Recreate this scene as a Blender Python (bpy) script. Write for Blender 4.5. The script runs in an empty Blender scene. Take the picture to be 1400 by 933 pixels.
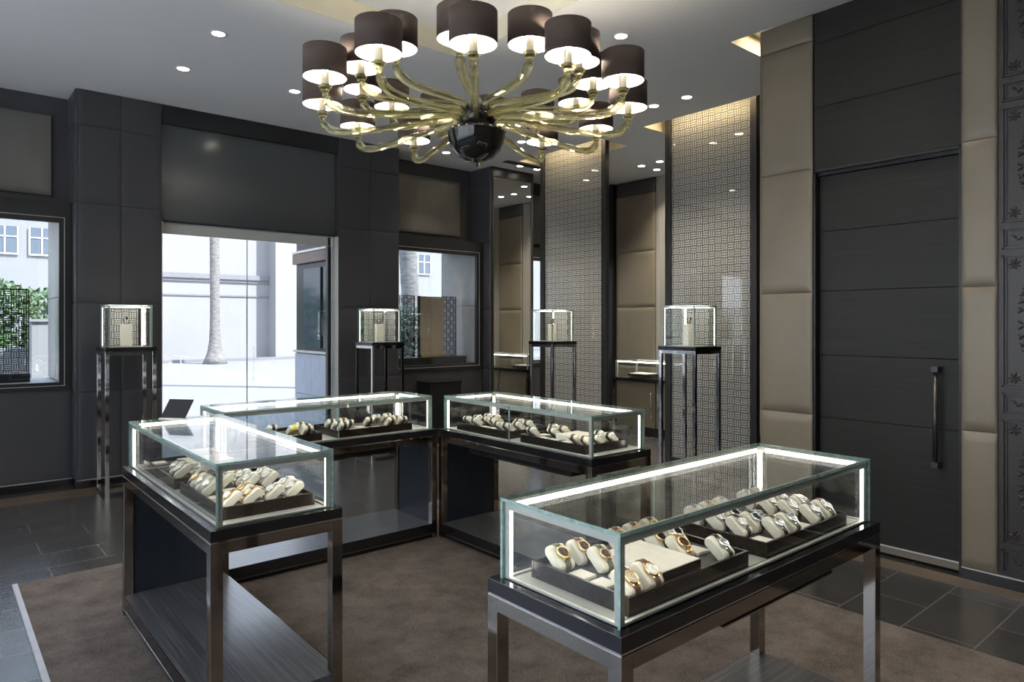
import bpy, math, random
from mathutils import Vector, Matrix, Euler
random.seed(7)
PI = math.pi
S = bpy.context.scene
COL = S.collection
R = math.radians

# ------------------------------------------------------------------ scene
S.view_settings.view_transform = 'Standard'
S.view_settings.look = 'None'
S.view_settings.gamma = 1.0
S.view_settings.use_curve_mapping = False
S.view_settings.exposure = 0.24
cy_ = S.cycles
cy_.use_adaptive_sampling = True
cy_.adaptive_threshold = 0.02
cy_.use_denoising = True
try:
    cy_.denoiser = 'OPENIMAGEDENOISE'
    cy_.denoising_input_passes = 'RGB_ALBEDO_NORMAL'
except Exception:
    pass
cy_.max_bounces = 12
cy_.diffuse_bounces = 5
cy_.glossy_bounces = 5
cy_.transmission_bounces = 8
cy_.transparent_max_bounces = 40
cy_.caustics_reflective = False
cy_.caustics_refractive = False
cy_.sample_clamp_indirect = 4.0
cy_.blur_glossy = 0.5
cy_.use_light_tree = True
S.render.use_persistent_data = False

# ------------------------------------------------------------------ camera
cam = bpy.data.cameras.new('camera')
camo = bpy.data.objects.new('camera', cam)
COL.objects.link(camo)
camo.location = (0, 0, 1.55)
camo.rotation_euler = (R(90), 0, -R(40.314))
cam.sensor_width = 36
cam.lens = 939.0 / 1400 * 36
cam.shift_y = -23.8 / 1400
cam.clip_start = 0.05
cam.clip_end = 300
S.camera = camo

# ------------------------------------------------------------------ materials
def new_mat(name):
    m = bpy.data.materials.new(name)
    m.use_nodes = True
    nt = m.node_tree
    for n in list(nt.nodes):
        nt.nodes.remove(n)
    out = nt.nodes.new('ShaderNodeOutputMaterial')
    return m, nt, out

def N(nt, t, **kw):
    n = nt.nodes.new(t)
    for k, v in kw.items():
        if k in n.inputs:
            n.inputs[k].default_value = v
        else:
            setattr(n, k, v)
    return n

def L(nt, a, b):
    nt.links.new(a, b)

def M(nt, op, a, b=None, c=None):
    n = nt.nodes.new('ShaderNodeMath')
    n.operation = op
    for i, v in enumerate((a, b, c)):
        if v is None:
            continue
        if isinstance(v, (int, float)):
            n.inputs[i].default_value = v
        else:
            nt.links.new(v, n.inputs[i])
    return n.outputs[0]

def rgba(c):
    return (c[0], c[1], c[2], 1.0)

def objco(nt, scale=(1, 1, 1), rot=(0, 0, 0)):
    tc = N(nt, 'ShaderNodeTexCoord')
    mp = N(nt, 'ShaderNodeMapping')
    mp.inputs['Scale'].default_value = scale
    mp.inputs['Rotation'].default_value = rot
    L(nt, tc.outputs['Object'], mp.inputs['Vector'])
    return mp.outputs[0]

def pmat(name, col, rough=0.5, metal=0.0, col2=None, nscale=(8, 8, 8), detail=4, bump=0.0, bscale=None,
         spec=0.5, coat=0.0, coatr=0.05, rvar=0.0, contrast=1.0, sheen=0.0):
    m, nt, out = new_mat(name)
    b = N(nt, 'ShaderNodeBsdfPrincipled')
    b.inputs['Base Color'].default_value = rgba(col)
    b.inputs['Roughness'].default_value = rough
    b.inputs['Metallic'].default_value = metal
    b.inputs['Specular IOR Level'].default_value = spec
    b.inputs['Coat Weight'].default_value = coat
    b.inputs['Coat Roughness'].default_value = coatr
    if sheen:
        b.inputs['Sheen Weight'].default_value = sheen
    if col2 is None:
        col2 = tuple(c * 0.86 for c in col)
    v = objco(nt, nscale)
    no = N(nt, 'ShaderNodeTexNoise')
    no.inputs['Scale'].default_value = 1.0
    no.inputs['Detail'].default_value = detail
    L(nt, v, no.inputs['Vector'])
    mr = N(nt, 'ShaderNodeMapRange')
    mr.inputs['From Min'].default_value = 0.5 - 0.2 / contrast
    mr.inputs['From Max'].default_value = 0.5 + 0.2 / contrast
    L(nt, no.outputs[0], mr.inputs['Value'])
    mx = N(nt, 'ShaderNodeMix')
    mx.data_type = 'RGBA'
    mx.inputs[6].default_value = rgba(col2)
    mx.inputs[7].default_value = rgba(col)
    L(nt, mr.outputs[0], mx.inputs[0])
    L(nt, mx.outputs[2], b.inputs['Base Color'])
    if rvar:
        L(nt, M(nt, 'MULTIPLY_ADD', mr.outputs[0], rvar, rough - rvar / 2), b.inputs['Roughness'])
    if bump:
        v2 = objco(nt, bscale or nscale)
        n2 = N(nt, 'ShaderNodeTexNoise')
        n2.inputs['Scale'].default_value = 1.0
        n2.inputs['Detail'].default_value = 3
        L(nt, v2, n2.inputs['Vector'])
        bp = N(nt, 'ShaderNodeBump')
        bp.inputs['Strength'].default_value = bump
        bp.inputs['Distance'].default_value = 0.004
        L(nt, n2.outputs[0], bp.inputs['Height'])
        L(nt, bp.outputs[0], b.inputs['Normal'])
    L(nt, b.outputs[0], out.inputs[0])
    return m

def emat(name, col, strength):
    m, nt, out = new_mat(name)
    e = N(nt, 'ShaderNodeEmission')
    e.inputs['Color'].default_value = rgba(col)
    e.inputs['Strength'].default_value = strength
    L(nt, e.outputs[0], out.inputs[0])
    return m

def thin_glass(name, tint=(0.97, 0.985, 0.975), ior=1.5, boost=0.0):
    m, nt, out = new_mat(name)
    tr = N(nt, 'ShaderNodeBsdfTransparent')
    tr.inputs['Color'].default_value = rgba(tint)
    gl = N(nt, 'ShaderNodeBsdfGlossy')
    gl.inputs['Roughness'].default_value = 0.0
    gl.inputs['Color'].default_value = (1, 1, 1, 1)
    fr = N(nt, 'ShaderNodeFresnel')
    fr.inputs['IOR'].default_value = ior
    # same strength seen from either side of the sheet
    ge = N(nt, 'ShaderNodeNewGeometry')
    lw = N(nt, 'ShaderNodeLayerWeight')
    lw.inputs['Blend'].default_value = 0.5
    f5 = M(nt, 'POWER', lw.outputs['Facing'], 4.5)
    r0 = ((ior - 1) / (ior + 1)) ** 2 + boost
    fac = M(nt, 'MULTIPLY_ADD', f5, 1 - r0, r0)
    mx = N(nt, 'ShaderNodeMixShader')
    L(nt, fac, mx.inputs[0])
    L(nt, tr.outputs[0], mx.inputs[1])
    L(nt, gl.outputs[0], mx.inputs[2])
    L(nt, mx.outputs[0], out.inputs[0])
    nt.nodes.remove(fr)
    nt.nodes.remove(ge)
    return m

def fret_mask(nt, ua, va, cell=0.072, gap=0.22, ox=0.0, oy=0.0):
    """Basket weave of three bars: 1 on a bar, 0 in a gap."""
    tc = N(nt, 'ShaderNodeTexCoord')
    sp = N(nt, 'ShaderNodeSeparateXYZ')
    L(nt, tc.outputs['Object'], sp.inputs[0])
    u = M(nt, 'DIVIDE', M(nt, 'ADD', sp.outputs[ua], 10.0 + ox), cell)
    v = M(nt, 'DIVIDE', M(nt, 'ADD', sp.outputs[va], 10.0 + oy), cell)
    fu, fv = M(nt, 'FLOOR', u), M(nt, 'FLOOR', v)
    par = M(nt, 'MODULO', M(nt, 'ADD', fu, fv), 2.0)
    par = M(nt, 'ROUND', par)
    cu, cv = M(nt, 'FRACT', u), M(nt, 'FRACT', v)
    bu = M(nt, 'GREATER_THAN', M(nt, 'FRACT', M(nt, 'MULTIPLY', cu, 3.0)), gap)
    bv = M(nt, 'GREATER_THAN', M(nt, 'FRACT', M(nt, 'MULTIPLY', cv, 3.0)), gap)
    inv = M(nt, 'SUBTRACT', 1.0, par)
    mask = M(nt, 'ADD', M(nt, 'MULTIPLY', bu, par), M(nt, 'MULTIPLY', bv, inv))
    # thin separating gap round each cell
    e1 = M(nt, 'GREATER_THAN', cu, gap / 3)
    e2 = M(nt, 'GREATER_THAN', cv, gap / 3)
    return M(nt, 'MULTIPLY', M(nt, 'MULTIPLY', mask, e1), e2)

def fret_mat(name, ua, va, col, metal=0.6, rough=0.4, cell=0.072, gap=0.22, back=None, frost=None):
    m, nt, out = new_mat(name)
    mask = fret_mask(nt, ua, va, cell, gap)
    b = N(nt, 'ShaderNodeBsdfPrincipled')
    b.inputs['Base Color'].default_value = rgba(col)
    b.inputs['Metallic'].default_value = metal
    b.inputs['Roughness'].default_value = rough
    if back is None:
        other = N(nt, 'ShaderNodeBsdfTransparent')
    else:
        other = N(nt, 'ShaderNodeBsdfPrincipled')
        other.inputs['Base Color'].default_value = rgba(back)
        other.inputs['Roughness'].default_value = 0.4
    mx = N(nt, 'ShaderNodeMixShader')
    L(nt, mask, mx.inputs[0])
    L(nt, other.outputs[0], mx.inputs[1])
    L(nt, b.outputs[0], mx.inputs[2])
    if frost is not None:
        # the lines are the metal; the bars between them are clear glass with a frosted share
        tl = N(nt, 'ShaderNodeBsdfTranslucent'); tl.inputs['Color'].default_value = rgba((.88, .87, .84))
        df = N(nt, 'ShaderNodeBsdfDiffuse'); df.inputs['Color'].default_value = rgba((.88, .87, .84))
        m1 = N(nt, 'ShaderNodeMixShader'); m1.inputs[0].default_value = 0.5
        L(nt, tl.outputs[0], m1.inputs[1]); L(nt, df.outputs[0], m1.inputs[2])
        m2 = N(nt, 'ShaderNodeMixShader'); m2.inputs[0].default_value = frost
        L(nt, other.outputs[0], m2.inputs[1]); L(nt, m1.outputs[0], m2.inputs[2])
        L(nt, b.outputs[0], mx.inputs[1]); L(nt, m2.outputs[0], mx.inputs[2])
    L(nt, mx.outputs[0], out.inputs[0])
    return m

def wood_mat(name, c1, c2, axis=0, rough=0.35, coat=0.3, fine=90, spec=0.5):
    sc = [fine, fine, fine]
    sc[axis] = 1.6
    return pmat(name, c1, rough, 0, c2, tuple(sc), 6, 0.08, tuple(sc), spec, coat, 0.12)

MT = {}
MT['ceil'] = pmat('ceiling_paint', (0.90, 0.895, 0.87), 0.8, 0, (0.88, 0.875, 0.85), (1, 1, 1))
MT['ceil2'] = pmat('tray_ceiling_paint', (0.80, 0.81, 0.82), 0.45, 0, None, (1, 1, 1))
MT['cream'] = pmat('warm_lit_riser', (0.72, 0.66, 0.50), 0.7, 0, None, (2, 2, 2))  # cream stands for warm lamp light falling on the risers
MT['leather'] = pmat('tan_leather', (0.195, 0.165, 0.118), 0.42, 0.2, (0.158, 0.135, 0.098), (2.2, 2.2, 1.6), 5, 0.12, (160, 160, 160), 0.5)
MT['shaded_leather'] = pmat('shaded_dark_leather', (0.052, 0.052, 0.056), 0.5, 0.1, (0.043, 0.043, 0.046), (2.2, 2.2, 1.6), 5, 0.12, (160, 160, 160), 0.5)  # the tan leather again, darkened because the window wall is backlit
MT['satin'] = pmat('satin_backed_panel', (0.19, 0.18, 0.16), 0.3, 0.3, (0.15, 0.143, 0.128), (3, 3, 0.4), 3)
MT['dwood'] = pmat('dark_oak_veneer', (0.016, 0.0160, 0.0135), 0.5, 0, (0.009, 0.009, 0.008), (0.8, 2.0, 60), 6, 0.10, (3, 3, 170), 0.28)
MT['shelfw'] = pmat('black_oak_shelf', (0.12, 0.123, 0.128), 0.28, 0, (0.03, 0.031, 0.034), (2.0, 120, 120), 5, 0.25, (4, 190, 190), 0.6, 0.7, 0.22)
MT['endp'] = pmat('dark_blue_black_panel', (0.020, 0.026, 0.034), 0.25, 0, (0.016, 0.021, 0.028), (30, 30, 1), 3)
MT['black'] = pmat('gloss_black_lacquer', (0.012, 0.011, 0.012), 0.12, 0, None, (5, 5, 5), spec=0.6)
MT['blackm'] = pmat('satin_black_metal', (0.022, 0.023, 0.025), 0.35, 0.4)
MT['bronze'] = pmat('polished_bronze_steel', (0.36, 0.32, 0.275), 0.07, 1.0, (0.34, 0.30, 0.26), (3, 3, 3))
MT['chrome'] = pmat('polished_chrome', (0.62, 0.62, 0.62), 0.05, 1.0, (0.60, 0.60, 0.60), (3, 3, 3))
MT['steel'] = pmat('brushed_steel', (0.62, 0.62, 0.57), 0.42, 0.35, (0.54, 0.54, 0.50), (4, 4, 90))
MT['dbronze'] = pmat('dark_bronze_frame', (0.040, 0.040, 0.041), 0.32, 0.5, None, (3, 3, 3))
MT['glass'] = thin_glass('clear_glass')
MT['glassw'] = thin_glass('window_glass', (0.95, 0.97, 0.98))
MT['glassd'] = thin_glass('smoked_screen_glass', (0.95, 0.95, 0.94), 1.5, 0.0)
MT['gedge'] = pmat('green_glass_edge', (0.20, 0.34, 0.29), 0.12, 0, (0.40, 0.57, 0.51), (40, 40, 40), 2, spec=0.8)
MT['led'] = emat('white_light_strip', (1.0, 0.96, 0.87), 11.0)
MT['deck'] = pmat('grey_silk_deck', (0.34, 0.33, 0.31), 0.5, 0, (0.29, 0.285, 0.265), (160, 160, 160), 3)
MT['tray'] = pmat('macassar_ebony', (0.030, 0.021, 0.015), 0.22, 0, (0.010, 0.008, 0.007), (1.2, 90, 120), 4, spec=0.2, coat=0.05)
MT['trayin'] = pmat('dark_grey_suede', (0.075, 0.072, 0.068), 0.9)
MT['pad'] = pmat('cream_suede', (0.66, 0.62, 0.55), 0.85, 0, (0.60, 0.565, 0.50), (60, 60, 60))
MT['cush'] = pmat('ivory_leather', (0.70, 0.66, 0.55), 0.48, 0, (0.64, 0.60, 0.50), (40, 40, 40))
MT['gold'] = pmat('rose_gold', (0.86, 0.58, 0.30), 0.14, 1.0)
MT['ygold'] = pmat('yellow_gold', (0.90, 0.66, 0.26), 0.14, 1.0)
MT['silver'] = pmat('polished_steel', (0.80, 0.80, 0.78), 0.12, 1.0)
MT['sblack'] = pmat('black_strap_leather', (0.022, 0.018, 0.016), 0.45)
MT['sbrown'] = pmat('brown_strap_leather', (0.10, 0.045, 0.022), 0.45)
MT['solive'] = pmat('olive_strap_leather', (0.10, 0.095, 0.030), 0.45)
MT['syellow'] = pmat('yellow_strap_rubber', (0.78, 0.70, 0.02), 0.45)
MT['dwhite'] = pmat('white_dial', (0.80, 0.80, 0.78), 0.3, 0, None, (90, 90, 90))
MT['dblack'] = pmat('black_dial', (0.018, 0.017, 0.016), 0.2)
MT['dbrown'] = pmat('brown_dial', (0.085, 0.040, 0.022), 0.2)
MT['dblue'] = pmat('blue_dial', (0.03, 0.045, 0.09), 0.2)
MT['dchamp'] = pmat('champagne_dial', (0.46, 0.36, 0.20), 0.25)
MT['dorange'] = pmat('orange_dial', (0.75, 0.28, 0.03), 0.3)
MT['stone'] = pmat('travertine_kerb', (0.60, 0.60, 0.62), 0.8)
MT['shade'] = pmat('brown_pleated_fabric', (0.088, 0.062, 0.050), 0.9, 0, (0.072, 0.050, 0.040), (3, 3, 400), 3, 0.1, (300, 300, 300))
MT['shadein'] = pmat('white_shade_lining', (0.62, 0.60, 0.55), 0.7)
MT['candle'] = pmat('cream_candle_sleeve', (0.88, 0.82, 0.62), 0.45)
MT['bulb'] = emat('lit_bulb', (1.0, 0.90, 0.76), 480.0)
MT['lampdisc'] = emat('lit_downlight_lens', (1.0, 0.90, 0.74), 22.0)
MT['white'] = pmat('white_trim_ring', (0.75, 0.74, 0.70), 0.5)
MT['ext_wall'] = pmat('sunlit_stucco', (0.30, 0.297, 0.30), 0.9, 0, (0.27, 0.27, 0.275), (0.25, 0.25, 0.35), 5)
MT['ext_ground'] = pmat('pale_concrete_paving', (0.245, 0.243, 0.245), 0.85, 0, (0.205, 0.205, 0.21), (0.5, 0.15, 0.5), 5)
MT['ext_bounce'] = pmat('white_bounce_paving', (0.88, 0.87, 0.85), 0.85, 0, (0.84, 0.83, 0.81), (2, 2, 2))  # unseen side ground, made white to bounce light through the left window
MT['ext_trim'] = pmat('grey_stucco_moulding', (0.22, 0.22, 0.235), 0.9)
MT['ext_tile'] = pmat('blue_grey_stone_cladding', (0.42, 0.45, 0.50), 0.4)
MT['ext_dark'] = pmat('dark_shopfront_metal', (0.03, 0.035, 0.045), 0.25, 0.3)
MT['ext_brown'] = pmat('brown_shopfront_fascia', (0.20, 0.13, 0.10), 0.5)
MT['ext_pane'] = pmat('dark_reflective_pane', (0.05, 0.07, 0.10), 0.08, 0, None, (3, 3, 3), spec=0.9)
MT['bark'] = pmat('grey_palm_bark', (0.24, 0.23, 0.22), 0.9, 0, (0.13, 0.125, 0.12), (6, 6, 26), 5, 0.8, (6, 6, 26), contrast=1.5)
MT['leaf'] = pmat('green_hedge_leaf', (0.10, 0.17, 0.06), 0.6, 0, (0.05, 0.10, 0.03), (5, 5, 5))
MT['leaf2'] = pmat('blue_green_hedge_leaf', (0.07, 0.11, 0.08), 0.6, 0, (0.03, 0.05, 0.04), (5, 5, 5))
MT['skypane'] = pmat('blue_window_pane', (0.10, 0.13, 0.17), 0.1, 0, None, (3, 3, 3), spec=0.8)
MT['fret_scr'] = fret_mat('dark_line_lattice', 1, 2, (0.03, 0.03, 0.03), 0.3, 0.4, 0.077, 0.27, frost=0.6)
MT['fret_win'] = fret_mat('dark_fret_lattice', 0, 2, (0.02, 0.022, 0.028), 0.3, 0.4, 0.06, 0.36, frost=0.0)
MT['fret_box'] = fret_mat('fret_backdrop', 0, 2, (0.62, 0.60, 0.55), 0.0, 0.5, 0.062, 0.26, back=(0.015, 0.015, 0.015))
MT['fret_boxy'] = fret_mat('fret_backdrop_side', 1, 2, (0.62, 0.60, 0.55), 0.0, 0.5, 0.062, 0.26, back=(0.015, 0.015, 0.015))
MT['mirror'] = pmat('grey_mirror', (0.72, 0.72, 0.70), 0.01, 1.0, (0.72, 0.72, 0.70))
MT['transom'] = pmat('dark_glossy_transom', (0.095, 0.105, 0.107), 0.17, 0.3, None, (1, 1, 1), spec=0.8)
MT['boardbrown'] = pmat('taupe_fabric_board', (0.46, 0.37, 0.28), 0.8, 0, None, (50, 50, 50))
MT['emboss'] = pmat('embossed_charcoal_leather', (0.030, 0.026, 0.024), 0.40, 0.1, (0.025, 0.022, 0.020), (3, 3, 3), 4)
MT['striated'] = pmat('striated_pale_stone', (0.30, 0.285, 0.25), 0.45, 0.1, (0.22, 0.21, 0.185), (60, 60, 0.8), 3)
MT['lining'] = pmat('pale_leather_lining', (0.55, 0.53, 0.50), 0.5)
MT['gum'] = pmat('gunmetal_knurled', (0.085, 0.082, 0.078), 0.34, 0.8)
MT['vent'] = pmat('dark_grille', (0.06, 0.06, 0.06), 0.6)
MT['edge_strip'] = pmat('pale_metal_edging', (0.62, 0.60, 0.60), 0.35, 0.6)
MT['border'] = pmat('brown_stone_border', (0.125, 0.090, 0.060), 0.30, 0, (0.085, 0.062, 0.042), (3, 3, 3), 5)

def chandelier_glass():
    m, nt, out = new_mat('amber_tinted_glass')
    g = N(nt, 'ShaderNodeBsdfGlass')
    g.inputs['Color'].default_value = (1.0, 0.982, 0.80, 1)
    g.inputs['Roughness'].default_value = 0.02
    g.inputs['IOR'].default_value = 1.45
    t = N(nt, 'ShaderNodeBsdfTransparent')
    t.inputs['Color'].default_value = (1.0, 0.972, 0.78, 1)
    mx = N(nt, 'ShaderNodeMixShader')
    mx.inputs[0].default_value = 0.66
    L(nt, t.outputs[0], mx.inputs[1])
    L(nt, g.outputs[0], mx.inputs[2])
    L(nt, mx.outputs[0], out.inputs[0])
    return m
MT['aglass'] = chandelier_glass()
MT['smokebowl'] = pmat('black_mirror_glass', (0.010, 0.009, 0.008), 0.04, 0.0, None, (3, 3, 3), spec=0.5)

def carpet_mat():
    m, nt, out = new_mat('taupe_loop_carpet')
    b = N(nt, 'ShaderNodeBsdfPrincipled')
    b.inputs['Roughness'].default_value = 0.95
    b.inputs['Specular IOR Level'].default_value = 0.1
    v = objco(nt, (1, 1, 1))
    n1 = N(nt, 'ShaderNodeTexNoise'); n1.inputs['Scale'].default_value = 4.5; n1.inputs['Detail'].default_value = 8; n1.inputs['Roughness'].default_value = 0.68
    n2 = N(nt, 'ShaderNodeTexNoise'); n2.inputs['Scale'].default_value = 170; n2.inputs['Detail'].default_value = 2
    L(nt, v, n1.inputs[0]); L(nt, v, n2.inputs[0])
    mx = N(nt, 'ShaderNodeMix'); mx.data_type = 'RGBA'
    mx.inputs[6].default_value = (0.066, 0.056, 0.050, 1)
    mx.inputs[7].default_value = (0.180, 0.152, 0.134, 1)
    s = M(nt, 'ADD', M(nt, 'MULTIPLY', n1.outputs[0], 1.1), M(nt, 'MULTIPLY', n2.outputs[0], 0.9))
    L(nt, M(nt, 'MULTIPLY_ADD', s, 1.9, -1.4), mx.inputs[0])
    L(nt, mx.outputs[2], b.inputs['Base Color'])
    bp = N(nt, 'ShaderNodeBump'); bp.inputs['Strength'].default_value = 0.7; bp.inputs['Distance'].default_value = 0.004
    L(nt, n2.outputs[0], bp.inputs['Height']); L(nt, bp.outputs[0], b.inputs['Normal'])
    L(nt, b.outputs[0], out.inputs[0])
    return m
MT['carpet'] = carpet_mat()

def tile_mat():
    m, nt, out = new_mat('dark_slate_tiles')
    b = N(nt, 'ShaderNodeBsdfPrincipled')
    tc = N(nt, 'ShaderNodeTexCoord')
    mp = N(nt, 'ShaderNodeMapping')
    mp.inputs['Location'].default_value = (-0.25, 0.21, 0)
    L(nt, tc.outputs['Object'], mp.inputs[0])
    br = N(nt, 'ShaderNodeTexBrick')
    br.inputs['Scale'].default_value = 1.0
    br.inputs['Brick Width'].default_value = 0.65
    br.inputs['Row Height'].default_value = 0.32
    br.inputs['Mortar Size'].default_value = 0.004
    br.inputs['Mortar Smooth'].default_value = 0.1
    br.inputs['Bias'].default_value = 0.0
    br.inputs['Color1'].default_value = (0.034, 0.033, 0.032, 1)
    br.inputs['Color2'].default_value = (0.046, 0.044, 0.042, 1)
    br.inputs['Mortar'].default_value = (0.125, 0.112, 0.098, 1)
    L(nt, mp.outputs[0], br.inputs['Vector'])
    n1 = N(nt, 'ShaderNodeTexNoise'); n1.inputs['Scale'].default_value = 5; n1.inputs['Detail'].default_value = 7
    L(nt, tc.outputs['Object'], n1.inputs[0])
    mx = N(nt, 'ShaderNodeMix'); mx.data_type = 'RGBA'; mx.blend_type = 'MULTIPLY'; mx.inputs[0].default_value = 0.6
    L(nt, br.outputs[0], mx.inputs[6])
    cr = N(nt, 'ShaderNodeMapRange'); cr.inputs['To Min'].default_value = 0.55; cr.inputs['To Max'].default_value = 1.35
    L(nt, n1.outputs[0], cr.inputs[0])
    cb = N(nt, 'ShaderNodeCombineColor')
    for i in range(3): L(nt, cr.outputs[0], cb.inputs[i])
    L(nt, cb.outputs[0], mx.inputs[7])
    L(nt, mx.outputs[2], b.inputs['Base Color'])
    L(nt, M(nt, 'MULTIPLY_ADD', n1.outputs[0], 0.16, 0.16), b.inputs['Roughness'])
    b.inputs['Specular IOR Level'].default_value = 1.0
    bp = N(nt, 'ShaderNodeBump'); bp.inputs['Strength'].default_value = 0.3; bp.inputs['Distance'].default_value = 0.004
    n3 = N(nt, 'ShaderNodeTexNoise'); n3.inputs['Scale'].default_value = 9; n3.inputs['Detail'].default_value = 2
    L(nt, tc.outputs['Object'], n3.inputs[0])
    L(nt, M(nt, 'SUBTRACT', n3.outputs[0], M(nt, 'MULTIPLY', br.outputs['Fac'], 0.5)), bp.inputs['Height'])
    L(nt, bp.outputs[0], b.inputs['Normal'])
    L(nt, b.outputs[0], out.inputs[0])
    return m
MT['tile'] = tile_mat()

# ------------------------------------------------------------------ mesh builder
class MB:
    def __init__(s):
        s.v = []; s.f = []; s.m = []; s.sm = []
        s.T = None
    def add(s, vs, fs, mi=0, smooth=False):
        b = len(s.v)
        for p in vs:
            p = Vector(p)
            if s.T is not None:
                p = s.T @ p
            s.v.append(tuple(p))
        for f in fs:
            s.f.append(tuple(b + i for i in f)); s.m.append(mi); s.sm.append(smooth)
        return s
    def box(s, x0, x1, y0, y1, z0, z1, mi=0, skip=()):
        vs = [(x, y, z) for z in (z0, z1) for y in (y0, y1) for x in (x0, x1)]
        fs = {'b': (0, 2, 3, 1), 't': (4, 5, 7, 6), 'f': (0, 1, 5, 4), 'k': (2, 6, 7, 3), 'l': (0, 4, 6, 2), 'r': (1, 3, 7, 5)}
        return s.add(vs, [f for k, f in fs.items() if k not in skip], mi)
    def quad(s, a, b, c, d, mi=0):
        return s.add([a, b, c, d], [(0, 1, 2, 3)], mi)
    def lathe(s, prof, seg=32, mi=0, c=(0, 0, 0), axis='z', smooth=True, cap=False):
        vs = []; fs = []
        for r, z in prof:
            for k in range(seg):
                a = 2 * PI * k / seg
                p = (r * math.cos(a), r * math.sin(a), z)
                if axis == 'x': p = (p[2], p[0], p[1])
                if axis == 'y': p = (p[0], p[2], p[1])
                vs.append((p[0] + c[0], p[1] + c[1], p[2] + c[2]))
        for i in range(len(prof) - 1):
            for k in range(seg):
                k2 = (k + 1) % seg
                fs.append((i * seg + k, i * seg + k2, (i + 1) * seg + k2, (i + 1) * seg + k))
        s.add(vs, fs, mi, smooth)
        if cap:
            n = len(prof)
            b = len(s.v) - len(vs)
            s.f.append(tuple(b + k for k in reversed(range(seg)))); s.m.append(mi); s.sm.append(False)
            s.f.append(tuple(b + (n - 1) * seg + k for k in range(seg))); s.m.append(mi); s.sm.append(False)
        return s
    def tube(s, pts, rad, seg=12, mi=0, flute=0.0, nfl=6, cap=True):
        pts = [Vector(p) for p in pts]
        if not isinstance(rad, (list, tuple)): rad = [rad] * len(pts)
        vs = []; fs = []
        up = None
        for i, p in enumerate(pts):
            t = (pts[min(i + 1, len(pts) - 1)] - pts[max(i - 1, 0)]).normalized()
            if up is None:
                up = Vector((0, 0, 1)) if abs(t.z) < 0.9 else Vector((1, 0, 0))
            x = up.cross(t).normalized(); y = t.cross(x).normalized(); up = y.cross(x) * -1 if False else (t.cross(x)).cross(t) * 0 + y
            for k in range(seg):
                a = 2 * PI * k / seg
                r = rad[i] * (1 + flute * math.cos(nfl * a))
                vs.append(p + x * (r * math.cos(a)) + y * (r * math.sin(a)))
            up = y
        for i in range(len(pts) - 1):
            for k in range(seg):
                k2 = (k + 1) % seg
                fs.append((i * seg + k, i * seg + k2, (i + 1) * seg + k2, (i + 1) * seg + k))
        if cap:
            fs.append(tuple(reversed(range(seg)))); fs.append(tuple((len(pts) - 1) * seg + k for k in range(seg)))
        return s.add(vs, fs, mi, True)
    def ell(s, c, rx, ry, rz, seg=10, rings=6, mi=0, rot=None):
        vs = []; fs = []
        Rm = rot or Matrix.Identity(3)
        for i in range(rings + 1):
            th = PI * i / rings
            for k in range(seg):
                a = 2 * PI * k / seg
                p = Rm @ Vector((rx * math.sin(th) * math.cos(a), ry * math.sin(th) * math.sin(a), rz * math.cos(th)))
                vs.append(p + Vector(c))
        for i in range(rings):
            for k in range(seg):
                k2 = (k + 1) % seg
                fs.append((i * seg + k, (i + 1) * seg + k, (i + 1) * seg + k2, i * seg + k2))
        return s.add(vs, fs, mi, True)
    def mesh(s, name, mats):
        me = bpy.data.meshes.new(name)
        me.from_pydata(s.v, [], s.f)
        for m in (mats if isinstance(mats, (list, tuple)) else [mats]):
            me.materials.append(MT[m] if isinstance(m, str) else m)
        me.polygons.foreach_set('material_index', s.m)
        me.polygons.foreach_set('use_smooth', s.sm)
        me.update()
        return me
    def build(s, name, mats, parent=None, loc=None, rot=None, bevel=0.0, bseg=2):
        o = bpy.data.objects.new(name, s.mesh(name, mats))
        COL.objects.link(o)
        if parent is not None: o.parent = parent
        if loc is not None: o.location = loc
        if rot is not None: o.rotation_euler = rot
        if bevel:
            b = o.modifiers.new('edge', 'BEVEL'); b.width = bevel; b.segments = bseg; b.limit_method = 'ANGLE'
            b.harden_normals = False
        return o

def empty(name, loc=(0, 0, 0), rz=0.0):
    o = bpy.data.objects.new(name, None)
    o.empty_display_size = 0.1
    COL.objects.link(o)
    o.location = loc; o.rotation_euler = (0, 0, rz)
    return o

def tag(o, label, cat, group=None, kind=None):
    o['label'] = label; o['category'] = cat
    if group: o['group'] = group
    if kind: o['kind'] = kind
    return o

def struct(o, label=None):
    o['kind'] = 'structure'
    if label: o['label'] = label
    return o

def copy_tree(o, parent=None):
    c = o.copy()
    COL.objects.link(c)
    c.parent = parent
    for ch in list(o.children):
        copy_tree(ch, c)
    return c

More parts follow.
